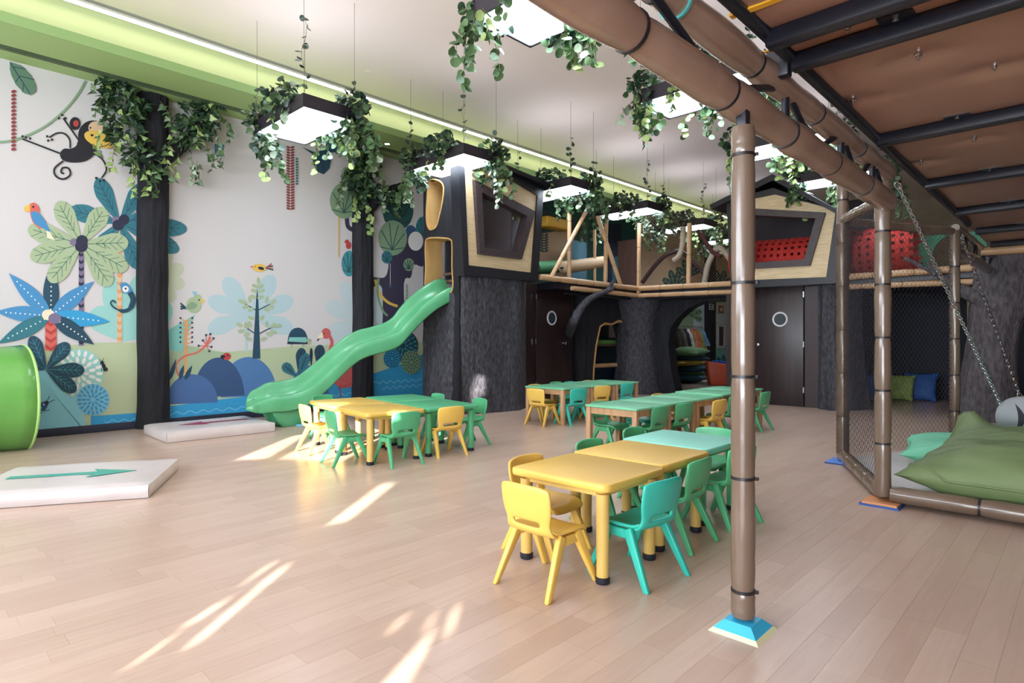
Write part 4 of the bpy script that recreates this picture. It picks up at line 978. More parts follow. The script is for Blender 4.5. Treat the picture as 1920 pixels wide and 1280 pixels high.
BARK_L = mat('bark_grey', (66, 62, 68), .75, c2=(100, 94, 98), vs=26, bump=1.0, bs=38, stretch=(1, 1, .35), det=10)
MB().grid(rtf, 56, 56, True).build('trunk', BARK_L, rt, True, sharp=80)
P = catmull([ony(x, y, 11.14)-Q0 for x, y in ((1868, 576), (1845, 562), (1812, 548), (1786, 534), (1762, 518), (1735, 503), (1696, 484))], 6)
MB().tube(P, [max(.03, .16*(1-i/(len(P)-1))**1.2)+.012*noise.noise(Vector((i*.8, 2, 0))) for i in range(len(P))], 12).build('branch', BARK_L, rt, True, sharp=80)
P = catmull([ony(x, y, 10.98)-Q0 for x, y in ((1756, 515), (1748, 502), (1741, 489))], 4); MB().tube(P, [.05, .048, .046, .044, .04, .036, .032, .028, .02], 8).build('twig', BARK_L, rt, True)
struct(MB().box((ony(1823, 640, 11.9).x, 11.9, 1.05), (.12, .1, 2.1)).build('trim_4', mat('tan_post', (150, 122, 92), .6)))
# dark room below the deck
struct(MB().box((-1.0, 14.45, 1.07), (7.6, .1, 2.14)).build('wall_underdeck', mat('navy_wall', (24, 28, 40), .7)), 'dark navy wall under the raised deck')
struct(MB().box((-4.85, 13.0, 1.07), (.1, 2.8, 2.14)).build('wall_underdeck_side', mat('navy_wall', (24, 28, 40), .7)))
tag(MB().box((0, 0, .13), (.9, .35, .26)).build('low_bench', mat('bench_brown', (52, 32, 34), .5), bevel=.01, loc=onz(1775, 742)), 'low dark bench behind the bark tree', 'bench')
# pillows
def pillow_mesh(sx, sy, h, seed, wr=.02, n=16):
    b = MB()
    def f(sgn):
        def g(u, v):
            a, c = 2*u-1, 2*v-1; pin = 1-.10*(1-abs(a)**2)*abs(c)**3-.10*(1-abs(c)**2)*abs(a)**3
            e = max(0, (1-abs(a)**2.6)*(1-abs(c)**2.6))**.55
            x = a*sx/2*(1-.07*(1-c*c)*abs(a)**4); y = c*sy/2*(1-.07*(1-a*a)*abs(c)**4)
            w_ = wr*noise.noise(Vector((a*2.2+seed, c*2.2, seed)))*e+wr*.5*noise.noise(Vector((a*6, c*6+seed, 1)))*e
            return Vector((x, y, sgn*h/2*e+w_))
        return g
    b.grid(f(1), n, n); b.grid(f(-1), n, n); return b
def pillow(label, name, loc, rot, sx, sy, h, m_, seed, grp=None, cat='cushion'):
    o = pillow_mesh(sx, sy, h, seed).build(name, m_, None, True, loc=loc, sharp=75); o.rotation_euler = rot; return tag(o, label, cat, grp)
q = onz(1632, 751); pillow('blue cushion leaning by the bark wall behind the net', 'floor_cushion', (q.x, q.y, .27), (R(74), 0, R(8)), .55, .56, .18, mat('cushion_blue', (36, 92, 168), .6), 3, 'cushions behind the netted frame')
q = onz(1684, 750); pillow('olive patterned cushion between the two blue ones', 'floor_cushion', (q.x, q.y, .25), (R(72), 0, R(-6)), .55, .52, .2, mat('cushion_olive', (128, 150, 72), .7, c2=(160, 178, 96), vs=14), 4, 'cushions behind the netted frame')
q = onz(1725, 751); pillow('bright blue cushion beside the back net post', 'floor_cushion', (q.x, q.y, .27), (R(75), 0, R(-3)), .56, .56, .2, mat('cushion_blue', (36, 92, 168), .6), 6, 'cushions behind the netted frame')

# ================================================================== things seen through the right arch
q = onz(1289, 717); sg = [(.30, 'cushion_teal2', (36, 84, 96)), (.10, 'cushion_lime', (120, 140, 72)), (.22, 'cushion_navy', (30, 66, 84)), (.2, 'cushion_mustard', (186, 162, 70)), (.2, 'cushion_deep', (28, 70, 86)), (.26, 'cushion_sage', (104, 142, 96))]
lb = ['lowest teal cushion of the stack beside the corner tree', 'thin lime cushion near the bottom of the stack', 'dark teal cushion in the middle of the stack', 'mustard cushion showing in the middle of the stack', 'deep teal cushion just below the top of the stack', 'sage green cushion on top of the stack']
z = .02
for k, (h, nm, c_) in enumerate(sg):
    hh = h*.82; pillow(lb[k], 'stacked_cushion', (q.x+.05*((k*7) % 3-1), q.y+.05*((k*5) % 3-1), z+hh/2), (R(2*(k % 3-1)), R(3*((k+1) % 3-1)), R(40+11*k)), 1.0, .85, h, mat(nm, c_, .65), 10+k, 'cushions stacked beside the corner tree'); z += hh*.86
rk = thing('costume_rail', 'metal rail holding dress-up costumes through the right arch', 'clothes rail', (-8.35, 15.9, 0))
for s_ in (-.85, .85): MB().tube([(0, s_, 0), (0, s_, 1.55)], .015, 8).build('upright', BLACKM, rk, True); MB().box((0, s_, .015), (.4, .04, .03)).build('base', BLACKM, rk)
MB().tube([(0, -.88, 1.55), (0, .88, 1.55)], .014, 8).build('rail', CHROME, rk, True)
cost = [('brown fur costume at the left end of the rail', (74, 56, 52), .95), ('dark green costume second on the rail', (44, 52, 44), .8), ('dusty brown costume in the middle of the rail', (104, 82, 76), .95), ('black costume beside the white one', (30, 30, 36), .85), ('white costume on the rail', (206, 200, 198), .9), ('tan costume beside the orange one', (170, 120, 76), .7), ('orange red costume on the rail', (196, 84, 52), .9), ('olive costume near the right end of the rail', (132, 124, 62), .6), ('blue costume at the right end of the rail', (82, 126, 158), .5)]
for k, (l_, c_, h_) in enumerate(cost):
    def gm(u, v):
        a = 2*pi*u; w_ = (.07+.16*v**.7)*(1 if v > .12 else .6); return Vector((w_*1.2*cos(a)*(1+.12*sin(5*a+k)*v), .05*sin(a)*(1+v)+.02*sin(7*v+k), -h_*v-.06))
    o = MB().grid(gm, 20, 12, True).build('hanging_costume', mat('costume_%s' % 'abcdefghi'[k], c_, .8, c2=tuple(int(v*.7) for v in c_), vs=7), None, True, loc=(-8.35, 15.15+.19*k, 1.55)); tag(o, l_, 'costume', 'dress-up costumes on the rail')
    b = MB().tube([(0, 0, -.07), (0, 0, -.02), (.015, 0, .015), (0, 0, .03)], .004, 5).build('hanger_hook', CHROME, o)
for k, (px, c_, l_) in enumerate(((1352, (206, 86, 52), 'orange soft play seat at the right of the arch'), (1366, (40, 74, 170), 'blue soft play seat half behind the padded post'))):
    q = onz(px, 721-3*k); b = MB(); b.prism([(-.3, -.25, 0), (.3, -.25, 0), (.36, -.25, .5), (-.38, -.25, .62), (-.36, -.25, .4)], (0, .5, 0)); o = b.build('soft_seat', mat('seat_%s' % 'ab'[k], c_, .5), None, bevel=.03, loc=q); o.rotation_euler = (0, 0, R(35+20*k)); tag(o, l_, 'seat', 'soft seats beyond the arch')
q = onx(1326, 640, WX); struct(MB().box((WX+.1, q.y, 2.2), (.2, .42, 4.4)).build('wall_pier', BARK_FINE), 'dark pier on the far wall')
q = onx(1334, 575, WX+.21); sgn = tag(MB().box((0, 0, 0), (.02, .28, .16)).build('exit_sign', mat('sign_green', (40, 60, 56), .4), loc=q), 'small dark exit sign with a white arrow on the far pier', 'sign')
b = MB(); b.box((.012, 0, 0), (.004, .12, .022)); b.prism([(.011, .1, 0), (.011, .03, .055), (.011, .03, -.055)], (.004, 0, 0)); b.build('arrow', WHITE, sgn)
b = MB(); [b.box((.006, y_, z_), (.016, w_, h_)) for y_, z_, w_, h_ in ((0, .088, .30, .02), (0, -.088, .30, .02), (.148, 0, .02, .19), (-.148, 0, .02, .19))]; b.build('border', WHITE, sgn)
q = onx(1352, 580, WX+.02); sgn = tag(MB().box((0, 0, 0), (.02, .34, .24)).build('fire_sign', mat('sign_red', (120, 56, 50), .5), loc=q), 'small red and white sign on the far wall', 'sign'); MB().box((.012, 0, 0), (.004, .2, .13)).build('plate', mat('sign_cream', (200, 180, 170), .5), sgn)
q = onx(1352, 630, WX+.02); fr = thing('framed_picture', 'tall white framed dark picture on the far wall', 'picture', q); b = MB(); [b.box((0, y_, z_), (.03, w_, h_)) for y_, z_, w_, h_ in ((0, .37, .5, .08), (0, -.37, .5, .08), (.22, 0, .08, .8), (-.22, 0, .08, .8))]; b.build('frame', WHITE, fr); MB().box((-.005, 0, 0), (.01, .4, .7)).build('picture', mat('picture_dark', (60, 50, 54), .5), fr)
# ================================================================== overhead play deck on the right
EX = -1.06
od = thing('overhead_play_deck', 'brown padded play deck overhead with black joists and bamboo beams', 'play deck', (EX, 2.5, 2.4)); D0 = Vector((EX, 2.5, 2.4))
PANEL = mat('brown_vinyl', (166, 128, 108), .28, c2=(154, 116, 98), vs=1.2, bump=.05, bs=3)
JY = [-3.3, -1.8, -.3, 1.35, 2.50, 2.78, 4.23, 5.69, 7.12, 8.56, 9.9]
bolts = [(1722, 113), (1865, 132), (1599, 197), (1776, 243), (1827, 266), (1727, 310), (1590, 60)]
BP = [onz(x, y, 2.43) for x, y in bolts]
for a, b_ in zip(JY[:-1], JY[1:]):
    bl = [p for p in BP if a < p.y < b_ and p.x > EX]
    for x0, x1 in ((-1.0, 3.2),):
        def pf(u, v):
            x = x0+(x1-x0)*u; y = a+(b_-a)*v; e = min(y-a, b_-y, x-x0+.02)
            z = 2.455-.02*(1-math.exp(-max(0, e)/.12))+.006*sin(x*7.5)*min(1, e/.2)
            for p in bl: z += .022*math.exp(-((x-p.x)**2*60+(y-p.y)**2*180))
            return Vector((x, y, z))-D0
        pn = MB().grid(pf, 84, 36).build('deck_panel', PANEL, od, True, sharp=80)
        MB().box(((x0+x1)/2-D0.x, (a+b_)/2-D0.y, .085), (x1-x0, b_-a, .04)).build('deck_board', DARKW, pn)
        for p in bl:
            MB().lathe([(.016, 2.458), (.016, 2.452), (.010, 2.450), (.010, 2.442), (.005, 2.441), (.005, 2.430), (.0001, 2.429)], Vector((p.x, p.y, 0))-D0, 12).build('bolt', CHROME, pn, True)
for y in JY[1:]:
    o = MB().box(((3.2+EX)/2-D0.x+.05, y-D0.y, 2.415-D0.z), (3.2-EX-.1, .07, .075)).build('joist', BLACKM, od, bevel=.012)
    for x in (-.55, .6): MB().box((x-D0.x, y-D0.y-.07, 2.444-D0.z), (.12, .07, .008)).build('bracket', BLACKM, o); MB().lathe([(.012, 0), (.012, -.012), (.0001, -.014)], Vector((x, y-.075, 2.44))-D0, 8).build('bracket_bolt', CHROME, o, True)
YLW = mat('yellow_edging', (226, 168, 40), .5)
a, b_ = onz(1370, 31, 2.44), onz(1470, -3, 2.44); b_.y = a.y; MB().bar(a-D0, b_-D0, .03, .012).build('yellow_strip', YLW, od)
a = onz(1436, 109, 2.432); MB().bar(Vector((a.x, 2.63, 2.437))-D0, Vector((2.5, 2.63, 2.437))-D0, .012, .006).build('yellow_strip', YLW, od)
# edge tube and twin padded beams with the black truss
MB().tube([Vector((EX+.10, -3.3, 2.47))-D0, Vector((EX+.10, 8.0, 2.42))-D0], .03, 12).build('edge_tube', BLACKM, od, True)
MB().box((EX+.04-D0.x, 2.79-D0.y, 2.44-D0.z), (.1, .05, .14)).build('joist_bracket', BLACKM, od, bevel=.008)
ZL, ZU = 2.19, 2.40
def beam(z, r, ya, yb, seg, m_, x=EX-.012):
    sleeves(od, Vector((x, ya, z))-D0, Vector((x, yb, z))-D0, r, seg, m_, n=22, wob=.01, tie=True, tiem=TIE)
beam(ZL, .074, -3.05, 5.02, .66, FOAM_B); beam(ZU, .062, -3.05, 5.05, .80, FOAM_B)
for y in (-2.2, -1.1, 0, 1.05, 1.62, 2.98, 3.86, 4.55): MB().tube([Vector((EX, y, ZL))-D0, Vector((EX, y, ZU))-D0], .019, 10).build('truss_upright', BLACKM, od, True)
for y0, y1 in ((-2.2, -1.65), (-1.1, -1.65), (-1.1, -.55), (0, -.55), (.9, 1.62), (1.62, 2.3), (2.98, 2.3), (2.98, 3.4), (3.86, 3.4), (3.86, 4.2), (4.55, 4.2), (4.55, 4.9)): MB().tube([Vector((EX, y0, ZU))-D0, Vector((EX, y1, ZL))-D0], .017, 8).build('truss_diagonal', BLACKM, od, True)
TEALT = mat('teal_tie', (84, 170, 166), .4)
for y in (1.55, 1.95): MB().tube([Vector((EX-.012, y-.006, ZU))-D0, Vector((EX-.012, y+.006, ZU))-D0], .0665, 22).build('teal_tie', TEALT, od, True)
net('net', Vector((EX+.05, .8, 2.48)), (0, 1.8, 0), (0, 0, .7), 0, 0, .04, .002, NETD, od, D0)
# beams beyond the back post
beam(2.18, .06, 8.0, 12.9, .9, FOAM_N); beam(2.40, .05, 8.0, 12.9, .9, FOAM_N)
for i in range(6):
    y = 8.3+.8*i; MB().tube([Vector((EX, y, 2.18))-D0, Vector((EX, y+.35, 2.40))-D0], .018, 8).build('truss_diagonal', BLACKM, od, True); MB().tube([Vector((EX, y+.35, 2.18))-D0, Vector((EX, y+.35, 2.40))-D0], .018, 8).build('truss_upright', BLACKM, od, True)
sleeves(od, Vector((EX, 9.95, 2.34))-D0, Vector((3.2, 9.95, 2.34))-D0, .055, .7, FOAM_F, n=12)
# far corner beyond the deck: bamboo rails, a bar and a netted wall
fc = thing('far_bamboo_screen', 'bamboo screen with a black bar glimpsed below the deck at the right', 'screen', (-.4, 13.2, 2.25)); F0 = Vector((-.4, 13.2, 2.25))
for x in (-.9, -.72, -.35, -.1, .3, .7): sleeves(fc, Vector((x, 13.4, 2.25))-F0, Vector((x, 13.4, 3.3))-F0, .05, .5, FOAM_F, n=8, tie=False)
sleeves(fc, Vector((-1.1, 12.4, 2.36))-F0, Vector((1.4, 12.4, 2.36))-F0, .07, .6, FOAM_F, n=10, tie=False)
MB().box(Vector((.1, 12.3, 2.62))-F0, (2.4, .05, .07)).build('black_bar', BLACKM, fc); MB().box(Vector((-.42, 13.5, 2.8))-F0, (.14, .03, 1.0)).build('green_slat', mat('panel_green', (62, 156, 118), .5), fc); MB().box(Vector((-.05, 12.24, 2.58))-F0, (.14, .03, .06)).build('blue_tag', mat('tag_blue', (30, 140, 210), .5), fc)

# ================================================================== netted play frame on the floor
P1, P0, P2 = Vector((-1.10, 5.016, 0)), Vector((-1.742, 6.405, 0)), Vector((-1.07, 7.95, 0))
nf = thing('netted_play_frame', 'bamboo post play frame with brown netting, right of the tables', 'play frame', P1)
sleeves(nf, Vector((0, 0, .06)), Vector((0, 0, 2.36)), .054, .385, FOAM_N, n=20)
sleeves(nf, P0-P1+Vector((0, 0, .04)), P0-P1+Vector((0, 0, 2.95)), .052, .4, FOAM_N, n=16)
sleeves(nf, P2-P1+Vector((0, 0, .04)), P2-P1+Vector((0, 0, 2.36)), .05, .42, FOAM_N, n=16)
sleeves(nf, P0-P1+Vector((.02, -.05, .085)), Vector((-.02, .05, .085)), .055, .33, FOAM_N, n=14, tie=False)
sleeves(nf, Vector((.05, 0, .085)), Vector((2.6, 0, .085)), .06, .55, FOAM_N, n=16)
sleeves(nf, P0-P1+Vector((.02, -.04, 2.345)), Vector((-.04, .06, 2.21)), .045, .3, FOAM_N, n=12, tie=False)
sleeves(nf, P0-P1+Vector((.02, .04, 2.33)), P2-P1+Vector((-.02, -.04, 2.35)), .045, .4, FOAM_N, n=12, tie=False)
def wallnet(a, b_, z0, z1, sp_, r): net('net', Vector((a.x, a.y, z0))-P1, Vector((b_.x-a.x, b_.y-a.y, 0)), Vector((0, 0, z1-z0)), 0, 0, sp_, r, NETD, nf)
wallnet(P0, P1, .145, 2.3, .045, .0013); wallnet(P0, P2, .08, 2.3, .045, .0013)
b = MB()
for k in range(24):
    for s_ in (0, 1): b.tube([(P0-P1)+Vector((.057*cos(2*pi*k/24+(.7*j if s_ else -.7*j)), .057*sin(2*pi*k/24+(.7*j if s_ else -.7*j)), .1+.0225*j*2)) for j in range(50)], .0016, 3, cap=False)
o = b.build('net_wrap', NETM, nf); o['kind'] = 'stuff'
wallnet(P2+Vector((-.05, -.06, 0)), P2+Vector((-.01, .0, 0)), .1, 2.3, .03, .002)
for p, c1, c2, nm in ((P1, (216, 150, 104), (38, 84, 160), 'a'), (P0, (84, 130, 206), (40, 60, 110), 'b'), (P2, (84, 130, 206), (40, 60, 110), 'c')):
    q = p-P1; f = MB().box(q+Vector((0, 0, .02)), (.22, .22, .016)).build('foot_pad', mat('pad_top_'+nm, c1, .5), nf); MB().box(q+Vector((0, 0, .006)), (.25, .25, .013)).build('foot_pad_edge', mat('pad_edge_'+nm, c2, .5), f)
PADM = mat('grey_pad', (196, 190, 188), .5, c2=(186, 180, 178), vs=3)
pad = MB().prism([P1+Vector((.03, .05, .03)), P0+Vector((.09, .0, .03)), P2+Vector((.04, -.05, .03)), Vector((2.0, 7.9, .03)), Vector((2.0, 5.07, .03))], (0, 0, .05)).build('floor_pad', PADM, None, bevel=.015); tag(pad, 'light grey foam pad inside the netted frame', 'mat')

# cushions in the frame
def big_cushion(label, name, c, sx, sy, h, rot, m_, seed, ear=None, wr=.045):
    b = MB()
    def f(sgn):
        def g(u, v):
            a, k = 2*u-1, 2*v-1; e = max(0, (1-abs(a)**3.2)*(1-abs(k)**3.2))**.5
            x = a*sx/2*(1-.06*(1-k*k)*a**4); y = k*sy/2*(1-.06*(1-a*a)*k**4)
            wk = wr*noise.noise(Vector((a*1.6+seed, k*1.6, seed)))+wr*.7*noise.noise(Vector((a*4+seed, k*4, 2)))+wr*.35*noise.noise(Vector((a*11, k*9+seed, 5)))
            z = sgn*h/2*e*(1.0 if sgn > 0 else .75)+wk*min(1, e*1.6)
            if sgn > 0: z += .10*h*max(0, k)*e
            p = Vector((x, y, z))
            if ear:
                dd = math.exp(-((a-ear[0])**2+(k-ear[1])**2)*9); p += Vector(ear[2])*dd
                p.z += dd*.05*sin(14*a+9*k)
            return p
        return g
    b.grid(f(1), 44, 44); b.grid(f(-1), 44, 44)
    b.tube([Vector((f(1)(.5+.5*max(-1, min(1, 1.25*cos(t_))), .5+.5*max(-1, min(1, 1.25*sin(t_))))))*1.004 for t_ in [2*pi*i/80 for i in range(80)]], .008, 5, close=True)
    o = b.build(name, m_, None, True, loc=c, sharp=80); o.rotation_euler = rot; return tag(o, label, 'cushion', 'large cushions in the netted frame')
big_cushion('huge olive green floor cushion inside the netted frame', 'giant_cushion', (.20, 5.70, .24), 2.4, 1.42, .50, (R(2), R(0), R(-4)), mat('olive_fabric', (112, 130, 84), .62, c2=(102, 120, 76), vs=2, bump=.35, bs=6), 3, ear=(-1, 1, (.08, .10, .22)))
big_cushion('mint green cushion lying behind the huge olive cushion', 'giant_cushion', (-.38, 6.78, .19), 1.85, 1.1, .26, (0, 0, R(8)), mat('mint_fabric', (120, 206, 168), .6), 9, wr=.02)
# log swing on chains
SE = Vector((-.47, 6.9, .50)); ax = Vector((.28, .96, 0)).normalized()
GREY = mat('swing_grey', (158, 160, 164), .6, c2=(148, 150, 154), vs=3); BLK = mat('swing_black', (26, 28, 38), .5)
sw = thing('log_swing', 'grey padded log swing with black stripes hanging on chains', 'swing', SE)
MB().tube([ax*.0, ax*.015, ax*.04, ax*1.7, ax*1.74], [.16, .182, .19, .19, .17], 32).build('log', GREY, sw, True, sharp=60)
for d in (.1, .17, .25, .36, .5): MB().tube([ax*d, ax*(d+.025)], .192, 32, cap=False).build('stripe', BLK, sw, True)
ev = Vector((-ax.y, ax.x, 0)); 
L_ = [-ax*.002+ev*(.055-.05*cos(1.7*(i/8-.5)*1.2))+Vector((0, 0, .13*(2*i/8-1))) for i in range(9)]; Rr = [-ax*.002+ev*(.055-.05*cos(1.7*(i/8-.5)*1.2)-.05*sin(pi*i/8))+Vector((0, 0, .13*(2*i/8-1))) for i in range(9)]
MB().add(L_+Rr, [(i, i+1, 9+i+1, 9+i) for i in range(8)]).build('end_mark', BLK, sw)
def chain(label, a, b_, r=.0045, ln=.042):
    a, b_ = Vector(a), Vector(b_); L = (b_-a).length; d = (b_-a)/L; n = int(L/(ln*.74)); t_ = thing('swing_chain', label, 'chain', a, 0, 'chains of the log swing')
    u = d.cross(Vector((0, 0, 1))).normalized(); v = d.cross(u); b = MB()
    for i in range(n):
        c = d*(L*(i+.5)/n); w_ = u if i % 2 else v
        b.tube([c+d*(ln/2-.008)*sx_+d*.008*cos(q_)*1+w_*.010*sin(q_) if False else c+d*((ln/2-.010)*(1 if cos(q_) > 0 else -1)+.010*cos(q_))+w_*.012*sin(q_) for q_ in [2*pi*k/10+.314 for k in range(10)]], r, 5, close=True)
    b.build('links', CHROME, t_, True)
    for e in (a, b_): MB().tube([e-a+u*.02*cos(2*pi*k/12)+d*.035*sin(2*pi*k/12) for k in range(12)], .006, 6, close=True).build('shackle', CHROME, t_, True)
chain('steel swing chain hanging from the near bamboo post', Vector((EX+.04, 5.10, 2.31)), SE+ev*.15+ax*.03+Vector((0, 0, .12)))
chain('steel swing chain hanging from the back bamboo post', Vector((EX+.06, 7.88, 2.28)), SE+ax*.3+ev*.1+Vector((0, 0, .17)))
# ================================================================== hanging lamps and ivy
LEAFM = [mat('ivy_dark', (36, 60, 44), .45, c2=(52, 80, 58), vs=20, rnd=.25), mat('ivy_mid', (66, 96, 62), .45, c2=(88, 116, 72), vs=20, rnd=.25), mat('ivy_light', (136, 164, 92), .45, c2=(168, 188, 124), vs=20, rnd=.2), mat('ivy_silver', (150, 172, 146), .45, c2=(178, 194, 170), vs=20, rnd=.15)]
STEM = mat('ivy_stem', (112, 104, 72), .6)
def leaf_geo(s, ivy=False):
    """rounded leaf, tip along +y, slightly folded; ivy gives a pointed lobed outline"""
    if ivy: o = [(0, 0), (.42, -.05), (.50, .28), (.30, .50), (.16, .78), (0, 1.12), (-.16, .78), (-.30, .50), (-.50, .28), (-.42, -.05)]
    else: o = [(0, 0), (.30, .02), (.50, .28), (.50, .58), (.30, .88), (0, 1.02), (-.30, .88), (-.50, .58), (-.50, .28), (-.30, .02)]
    vs = [Vector((x*s, y*s, -abs(x)*s*.28-.10*s*(y-.5)**2)) for x, y in o]+[Vector((0, .5*s, .03*s))]
    return vs, [(i, (i+1) % 10, 10) for i in range(10)]
def leaf_mesh(name, s, mt, ivy=False):
    vs, fs = leaf_geo(s, ivy); me = bpy.data.meshes.new(name); me.from_pydata(vs, [], fs); me.materials.append(mt); me.shade_smooth(); return me
LEAFMESH = {(ivy, k): leaf_mesh('leaf', 1, LEAFM[k], ivy) for ivy in (False, True) for k in range(4)}
def leaf_matrix(p, d, s, rg):
    """leaf hung at p pointing along d with a random roll"""
    d = Vector(d).normalized(); up = Vector((rg.uniform(-1, 1), rg.uniform(-1, 1), rg.uniform(.1, 1)))
    x = d.cross(up)
    if x.length < .05: x = d.cross(Vector((1, .2, 0)))
    x.normalize(); z = x.cross(d)
    return Matrix(((x.x*s, d.x*s, z.x*s, p[0]), (x.y*s, d.y*s, z.y*s, p[1]), (x.z*s, d.z*s, z.z*s, p[2]), (0, 0, 0, 1)))
def garland(label, name, clumps, hangs, climbs, seed, s=.075, ivy=False, single=True, grp='ivy on the lamps and columns', lit=(0, 0, 0)):
    """clumps: (centre, (rx,ry,rz), n); hangs / climbs: (start, length, dirx, diry)"""
    rg = random.Random(seed); c0 = Vector(clumps[0][0])
    t = thing(name, label, 'ivy', c0, 0, grp)
    fol = [MB() for _ in range(1)][0]; st = MB(); nsingle = 0
    def put(p, d, k, sz, alone):
        nonlocal nsingle
        M_ = leaf_matrix(Vector(p)-c0, d, sz, rg)
        if alone and nsingle < 260:
            o = bpy.data.objects.new('leaf', LEAFMESH[(ivy, k)]); o.parent = t; o.matrix_local = M_; col.objects.link(o); nsingle += 1
        else:
            vs, fs = leaf_geo(1, ivy); fol.mi = k; fol.add([M_ @ v for v in vs], fs)
    for c, rad, n in clumps:
        for i in range(n):
            while True:
                q = Vector((rg.uniform(-1, 1), rg.uniform(-1, 1), rg.uniform(-1, 1)))
                if q.length < 1: break
            q *= (.55+.45*rg.random())/max(q.length, .3)*q.length if False else 1
            p = Vector(c)+Vector((q.x*rad[0], q.y*rad[1], q.z*rad[2]))
            d = Vector((q.x*.8+rg.uniform(-.6, .6), q.y*.8+rg.uniform(-.6, .6), -.35+q.z*.4+rg.uniform(-.4, .4)))
            put(p, d, rg.choices((0, 1, 2, 3), (6, 4, .6, .4))[0], s*rg.uniform(.75, 1.15), False)
    for (a, L, dx, dy) in hangs:
        p = Vector(a); pts = [p-c0]; k = max(3, int(L/(s*.72)))
        kind = rg.choices((1, 2, 3), (3, 2, 2))[0]
        for i in range(k):
            f = i/k; p = p+Vector((dx*(1-f)+rg.uniform(-.012, .012), dy*(1-f)+rg.uniform(-.012, .012), -1*(.35+.65*f))).normalized()*(L/k); pts.append(p-c0)
            for sg in (-1, 1):
                a_ = rg.uniform(0, 2*pi); put(p+Vector((cos(a_), sin(a_), 0))*.012, (cos(a_)*.75, sin(a_)*.75, -.7), kind if rg.random() < .75 else 1, s*rg.uniform(.8, 1.1), single)
        MB().tube(pts, .0028, 4).build('stem', STEM, t)
    for (a, L, dx, dy) in climbs:
        p = Vector(a); pts = [p-c0]; k = max(3, int(L/(s*1.0)))
        for i in range(k):
            f = i/k; p = Vector(a)+Vector((dx*sin(f*9)*.03, dy*cos(f*9)*.03, L*(i+1)/k)); pts.append(p-c0)
            if rg.random() < .9: a_ = rg.uniform(0, 2*pi); put(p, (cos(a_), sin(a_), rg.uniform(-.5, .3)), 0 if rg.random() < .7 else 1, s*rg.uniform(.65, 1.0), single)
            if rg.random() < .5: a_ = rg.uniform(0, 2*pi); put(p, (cos(a_), sin(a_), rg.uniform(-.5, .3)), 0, s*rg.uniform(.6, .9), single)
        MB().tube(pts, .0028, 4).build('stem', STEM, t)
    if fol.f: o = fol.build('foliage', LEAFM, t); o['kind'] = 'stuff'; o.data.shade_smooth()
    return t
GLOW = mat('lamp_diffuser', (228, 240, 255), .4, emit=15.5)
CEIL_FILL = mat('lamp_up_glow', (240, 240, 255), .4, emit=6.5)
FRAME = mat('lamp_frame', (40, 34, 44), .45)
WIRE = mat('hanging_wire', (120, 108, 100), .5)
LX0, LX1, LZ = -7.76, -6.50, 3.86
LW = {}
def lamp(label, x0, x1, y0, y1, z, cz=CZ):
    cx, cy = (x0+x1)/2, (y0+y1)/2
    t = thing('hanging_lamp', label, 'lamp', (cx, cy, z), 0, 'rectangular hanging lamps')
    sx, sy, h, w_ = x1-x0, y1-y0, .15, .022
    b = MB(); b.box((0, -sy/2-w_/2, h/2-.006), (sx+2*w_, w_, h)); b.box((0, sy/2+w_/2, h/2-.006), (sx+2*w_, w_, h)); b.box((-sx/2-w_/2, 0, h/2-.006), (w_, sy, h)); b.box((sx/2+w_/2, 0, h/2-.006), (w_, sy, h))
    b.build('frame', FRAME, t); MB().box((0, 0, h-.012), (sx, sy, .01)).build('back_plate', FRAME, t)
    MB().box((0, 0, .012), (sx, sy, .012)).build('diffuser', GLOW, t)
    MB().box((0, 0, h-.003), (sx*.9, sy*.8, .004)).build('up_light', CEIL_FILL, t)  # unseen glowing panel added on top to brighten the ceiling
    for i in (-1, 1):
        for j in (-1, 1): MB().tube([(i*sx/2, j*sy/2, h-.01), (i*sx/2, j*sy/2, cz-z)], .0028, 5).build('wire', WIRE, t)
    return t
rows = [(-7.76, -6.50, [3.31, 5.74, 8.20, 10.68, 13.12, 15.58], 'mural side'), (-3.68, -2.44, [3.40, 5.90, 8.36, 10.78], 'play frame side')]
names = {0: ['hanging square lamp nearest the first bark column', 'second hanging lamp from the left, before the bark tower', 'third hanging lamp along the mural row, before the tilted cabin window', 'fourth hanging lamp along the mural row', 'fifth hanging lamp of the mural row, over the bamboo rails', 'farthest hanging lamp of the mural row, mostly hidden by the second cabin'],
         1: ['large hanging lamp at the top of the photo beside the padded beam', 'hanging lamp behind the padded beam, above the post', 'third lamp of the right row, glimpsed beside the post top', 'farthest lamp of the right row, above the red-netted cabin']}
gl = {0: ['ivy draped around the lamp nearest the first bark column', 'ivy draped around the second lamp, before the bark tower', 'ivy draped around the third lamp, before the tilted cabin window', 'ivy draped around the fourth lamp of the mural row', 'ivy draped around the fifth lamp of the mural row', 'ivy on the farthest lamp of the mural row, by the second cabin'],
      1: ['large-leaved ivy around the lamp at the top of the photo', 'ivy trailing from the lamp behind the padded beam', 'ivy hanging beside the top of the padded post', 'ivy hanging above the red-netted cabin']}
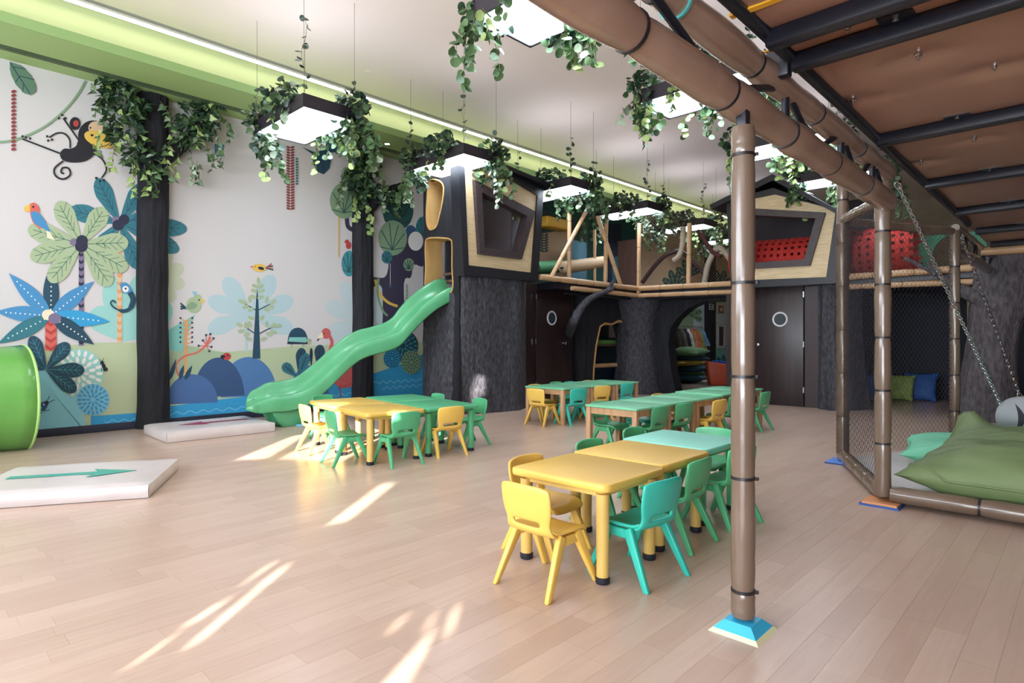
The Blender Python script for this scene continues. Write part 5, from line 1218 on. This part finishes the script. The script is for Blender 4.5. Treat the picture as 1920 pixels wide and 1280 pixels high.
for ri, (x0, x1, ys, _) in enumerate(rows):
    for li, y0 in enumerate(ys):
        y1 = y0+.655; z = LZ; lamp(names[ri][li], x0, x1, y0, y1, z)
        rg = random.Random(31*ri+li); zt = z+.16
        # main heaps: wall-side near corner, far edge, room-side corner
        cl = [((x0+.02, y0+.06, zt+.02), (.20, .20, .20), 120), ((x0+.75, y0-.02, zt+.08), (.34, .16, .16), 120), ((x1-.04, y1-.02, zt-.02), (.20, .20, .24), 130), ((x0+.62, y1+.04, z+.0), (.26, .08, .07), 40), ((x0+.05, y0+.10, z-.14), (.15, .15, .2), 60), ((x1+.02, y1, z-.2), (.13, .13, .2), 50)]
        hg = []
        for k in range(6): hg.append(((x0+rg.uniform(-.1, .12), y0+rg.uniform(-.08, .2), z+.02), rg.uniform(.25, .62), rg.uniform(-.5, .3), rg.uniform(-.4, .4)))
        for k in range(7): hg.append(((x0+rg.uniform(.25, .85), y1+rg.uniform(.0, .05), z+.05), rg.uniform(.18, .5), rg.uniform(-.6, .6), rg.uniform(0, .6)))
        for k in range(6): hg.append(((x1+rg.uniform(-.1, .12), y1+rg.uniform(-.12, .1), z+.05), rg.uniform(.3, .75), rg.uniform(-.2, .5), rg.uniform(-.4, .4)))
        for k in range(3): hg.append(((x0+rg.uniform(.45, 1.0), y0+rg.uniform(-.06, .0), z+.1), rg.uniform(.15, .3), rg.uniform(-.4, .4), rg.uniform(-.4, .1)))
        cb = [((x0, y0, zt), rg.uniform(.35, .75), 1, 1), ((x1, y0, zt), rg.uniform(.6, .95), 1, 1), ((x1, y1, zt), rg.uniform(.3, .7), 1, 1), ((x0, y1, zt), rg.uniform(.2, .5), 1, 1)]
        s = .085 if ri == 0 else .08
        if ri == 1 and li == 0: cl = [((x0-.05, y0+.25, zt+.02), (.28, .3, .2), 150), ((x0+.4, y1+.04, z-.04), (.24, .09, .09), 60)]; cb = []; hg = [h for h in hg if h[0][0] < x0+.9]
        garland(gl[ri][li], 'ivy_garland', cl, hg, cb, 100+10*ri+li, s=s, single=(li < 3), grp='ivy around the hanging lamps')
# ivy on the two bark columns
q = lambda px, py, x=WX+.25: onx(px, py, x)
cl = [(q(228, 205), (.12, .24, .38), 210), (q(212, 158), (.1, .16, .2), 70), (q(268, 300), (.12, .22, .22), 100), (q(240, 258), (.14, .24, .18), 90), (q(256, 200), (.1, .14, .16), 50)]
hg = [(q(px, py, WX+.3+.1*random.random()), L, 0, d) for px, py, L, d in ((200, 240, .35, -.3), (225, 260, .4, -.2), (250, 290, .5, 0), (285, 300, .45, .1), (270, 310, .35, .1), (305, 290, .3, .2), (200, 180, .3, -.4), (300, 190, .3, .4), (195, 150, .2, -.5))]
garland('thick ivy heap on the wall side of the first bark column', 'ivy_clump', cl, hg, [(q(225, 150), .25, 1, 1), (q(205, 140), .15, 1, 1)], 301, s=.085, ivy=True, single=True)
cl = [(q(370, 225), (.12, .28, .28), 170), (q(396, 195), (.1, .16, .14), 60), (q(348, 258), (.1, .18, .16), 60)]
hg = [(q(px, py, WX+.3), L, 0, d) for px, py, L, d in ((335, 290, .35, -.1), (360, 285, .4, 0), (385, 270, .35, .2), (400, 250, .45, .2), (330, 250, .3, -.3), (415, 215, .35, .3), (370, 300, .3, 0))]
garland('ivy on the branch of the first bark column', 'ivy_clump', cl, hg, [], 302, s=.085, ivy=True)
cl = [(q(676, 330), (.1, .22, .5), 300), (q(690, 300), (.1, .25, .25), 110), (q(668, 280), (.1, .2, .2), 80), (q(720, 365), (.1, .26, .16), 90)]
hg = [(q(px, py, WX+.3), L, 0, d) for px, py, L, d in ((655, 310, .5, -.3), (668, 360, .45, 0), (690, 380, .5, .1), (700, 300, .5, .4), (712, 350, .4, .3), (648, 345, .4, -.3), (735, 350, .5, .2))]
garland('dense ivy wrapped around the top of the second bark column', 'ivy_clump', cl, hg, [], 303, s=.085)
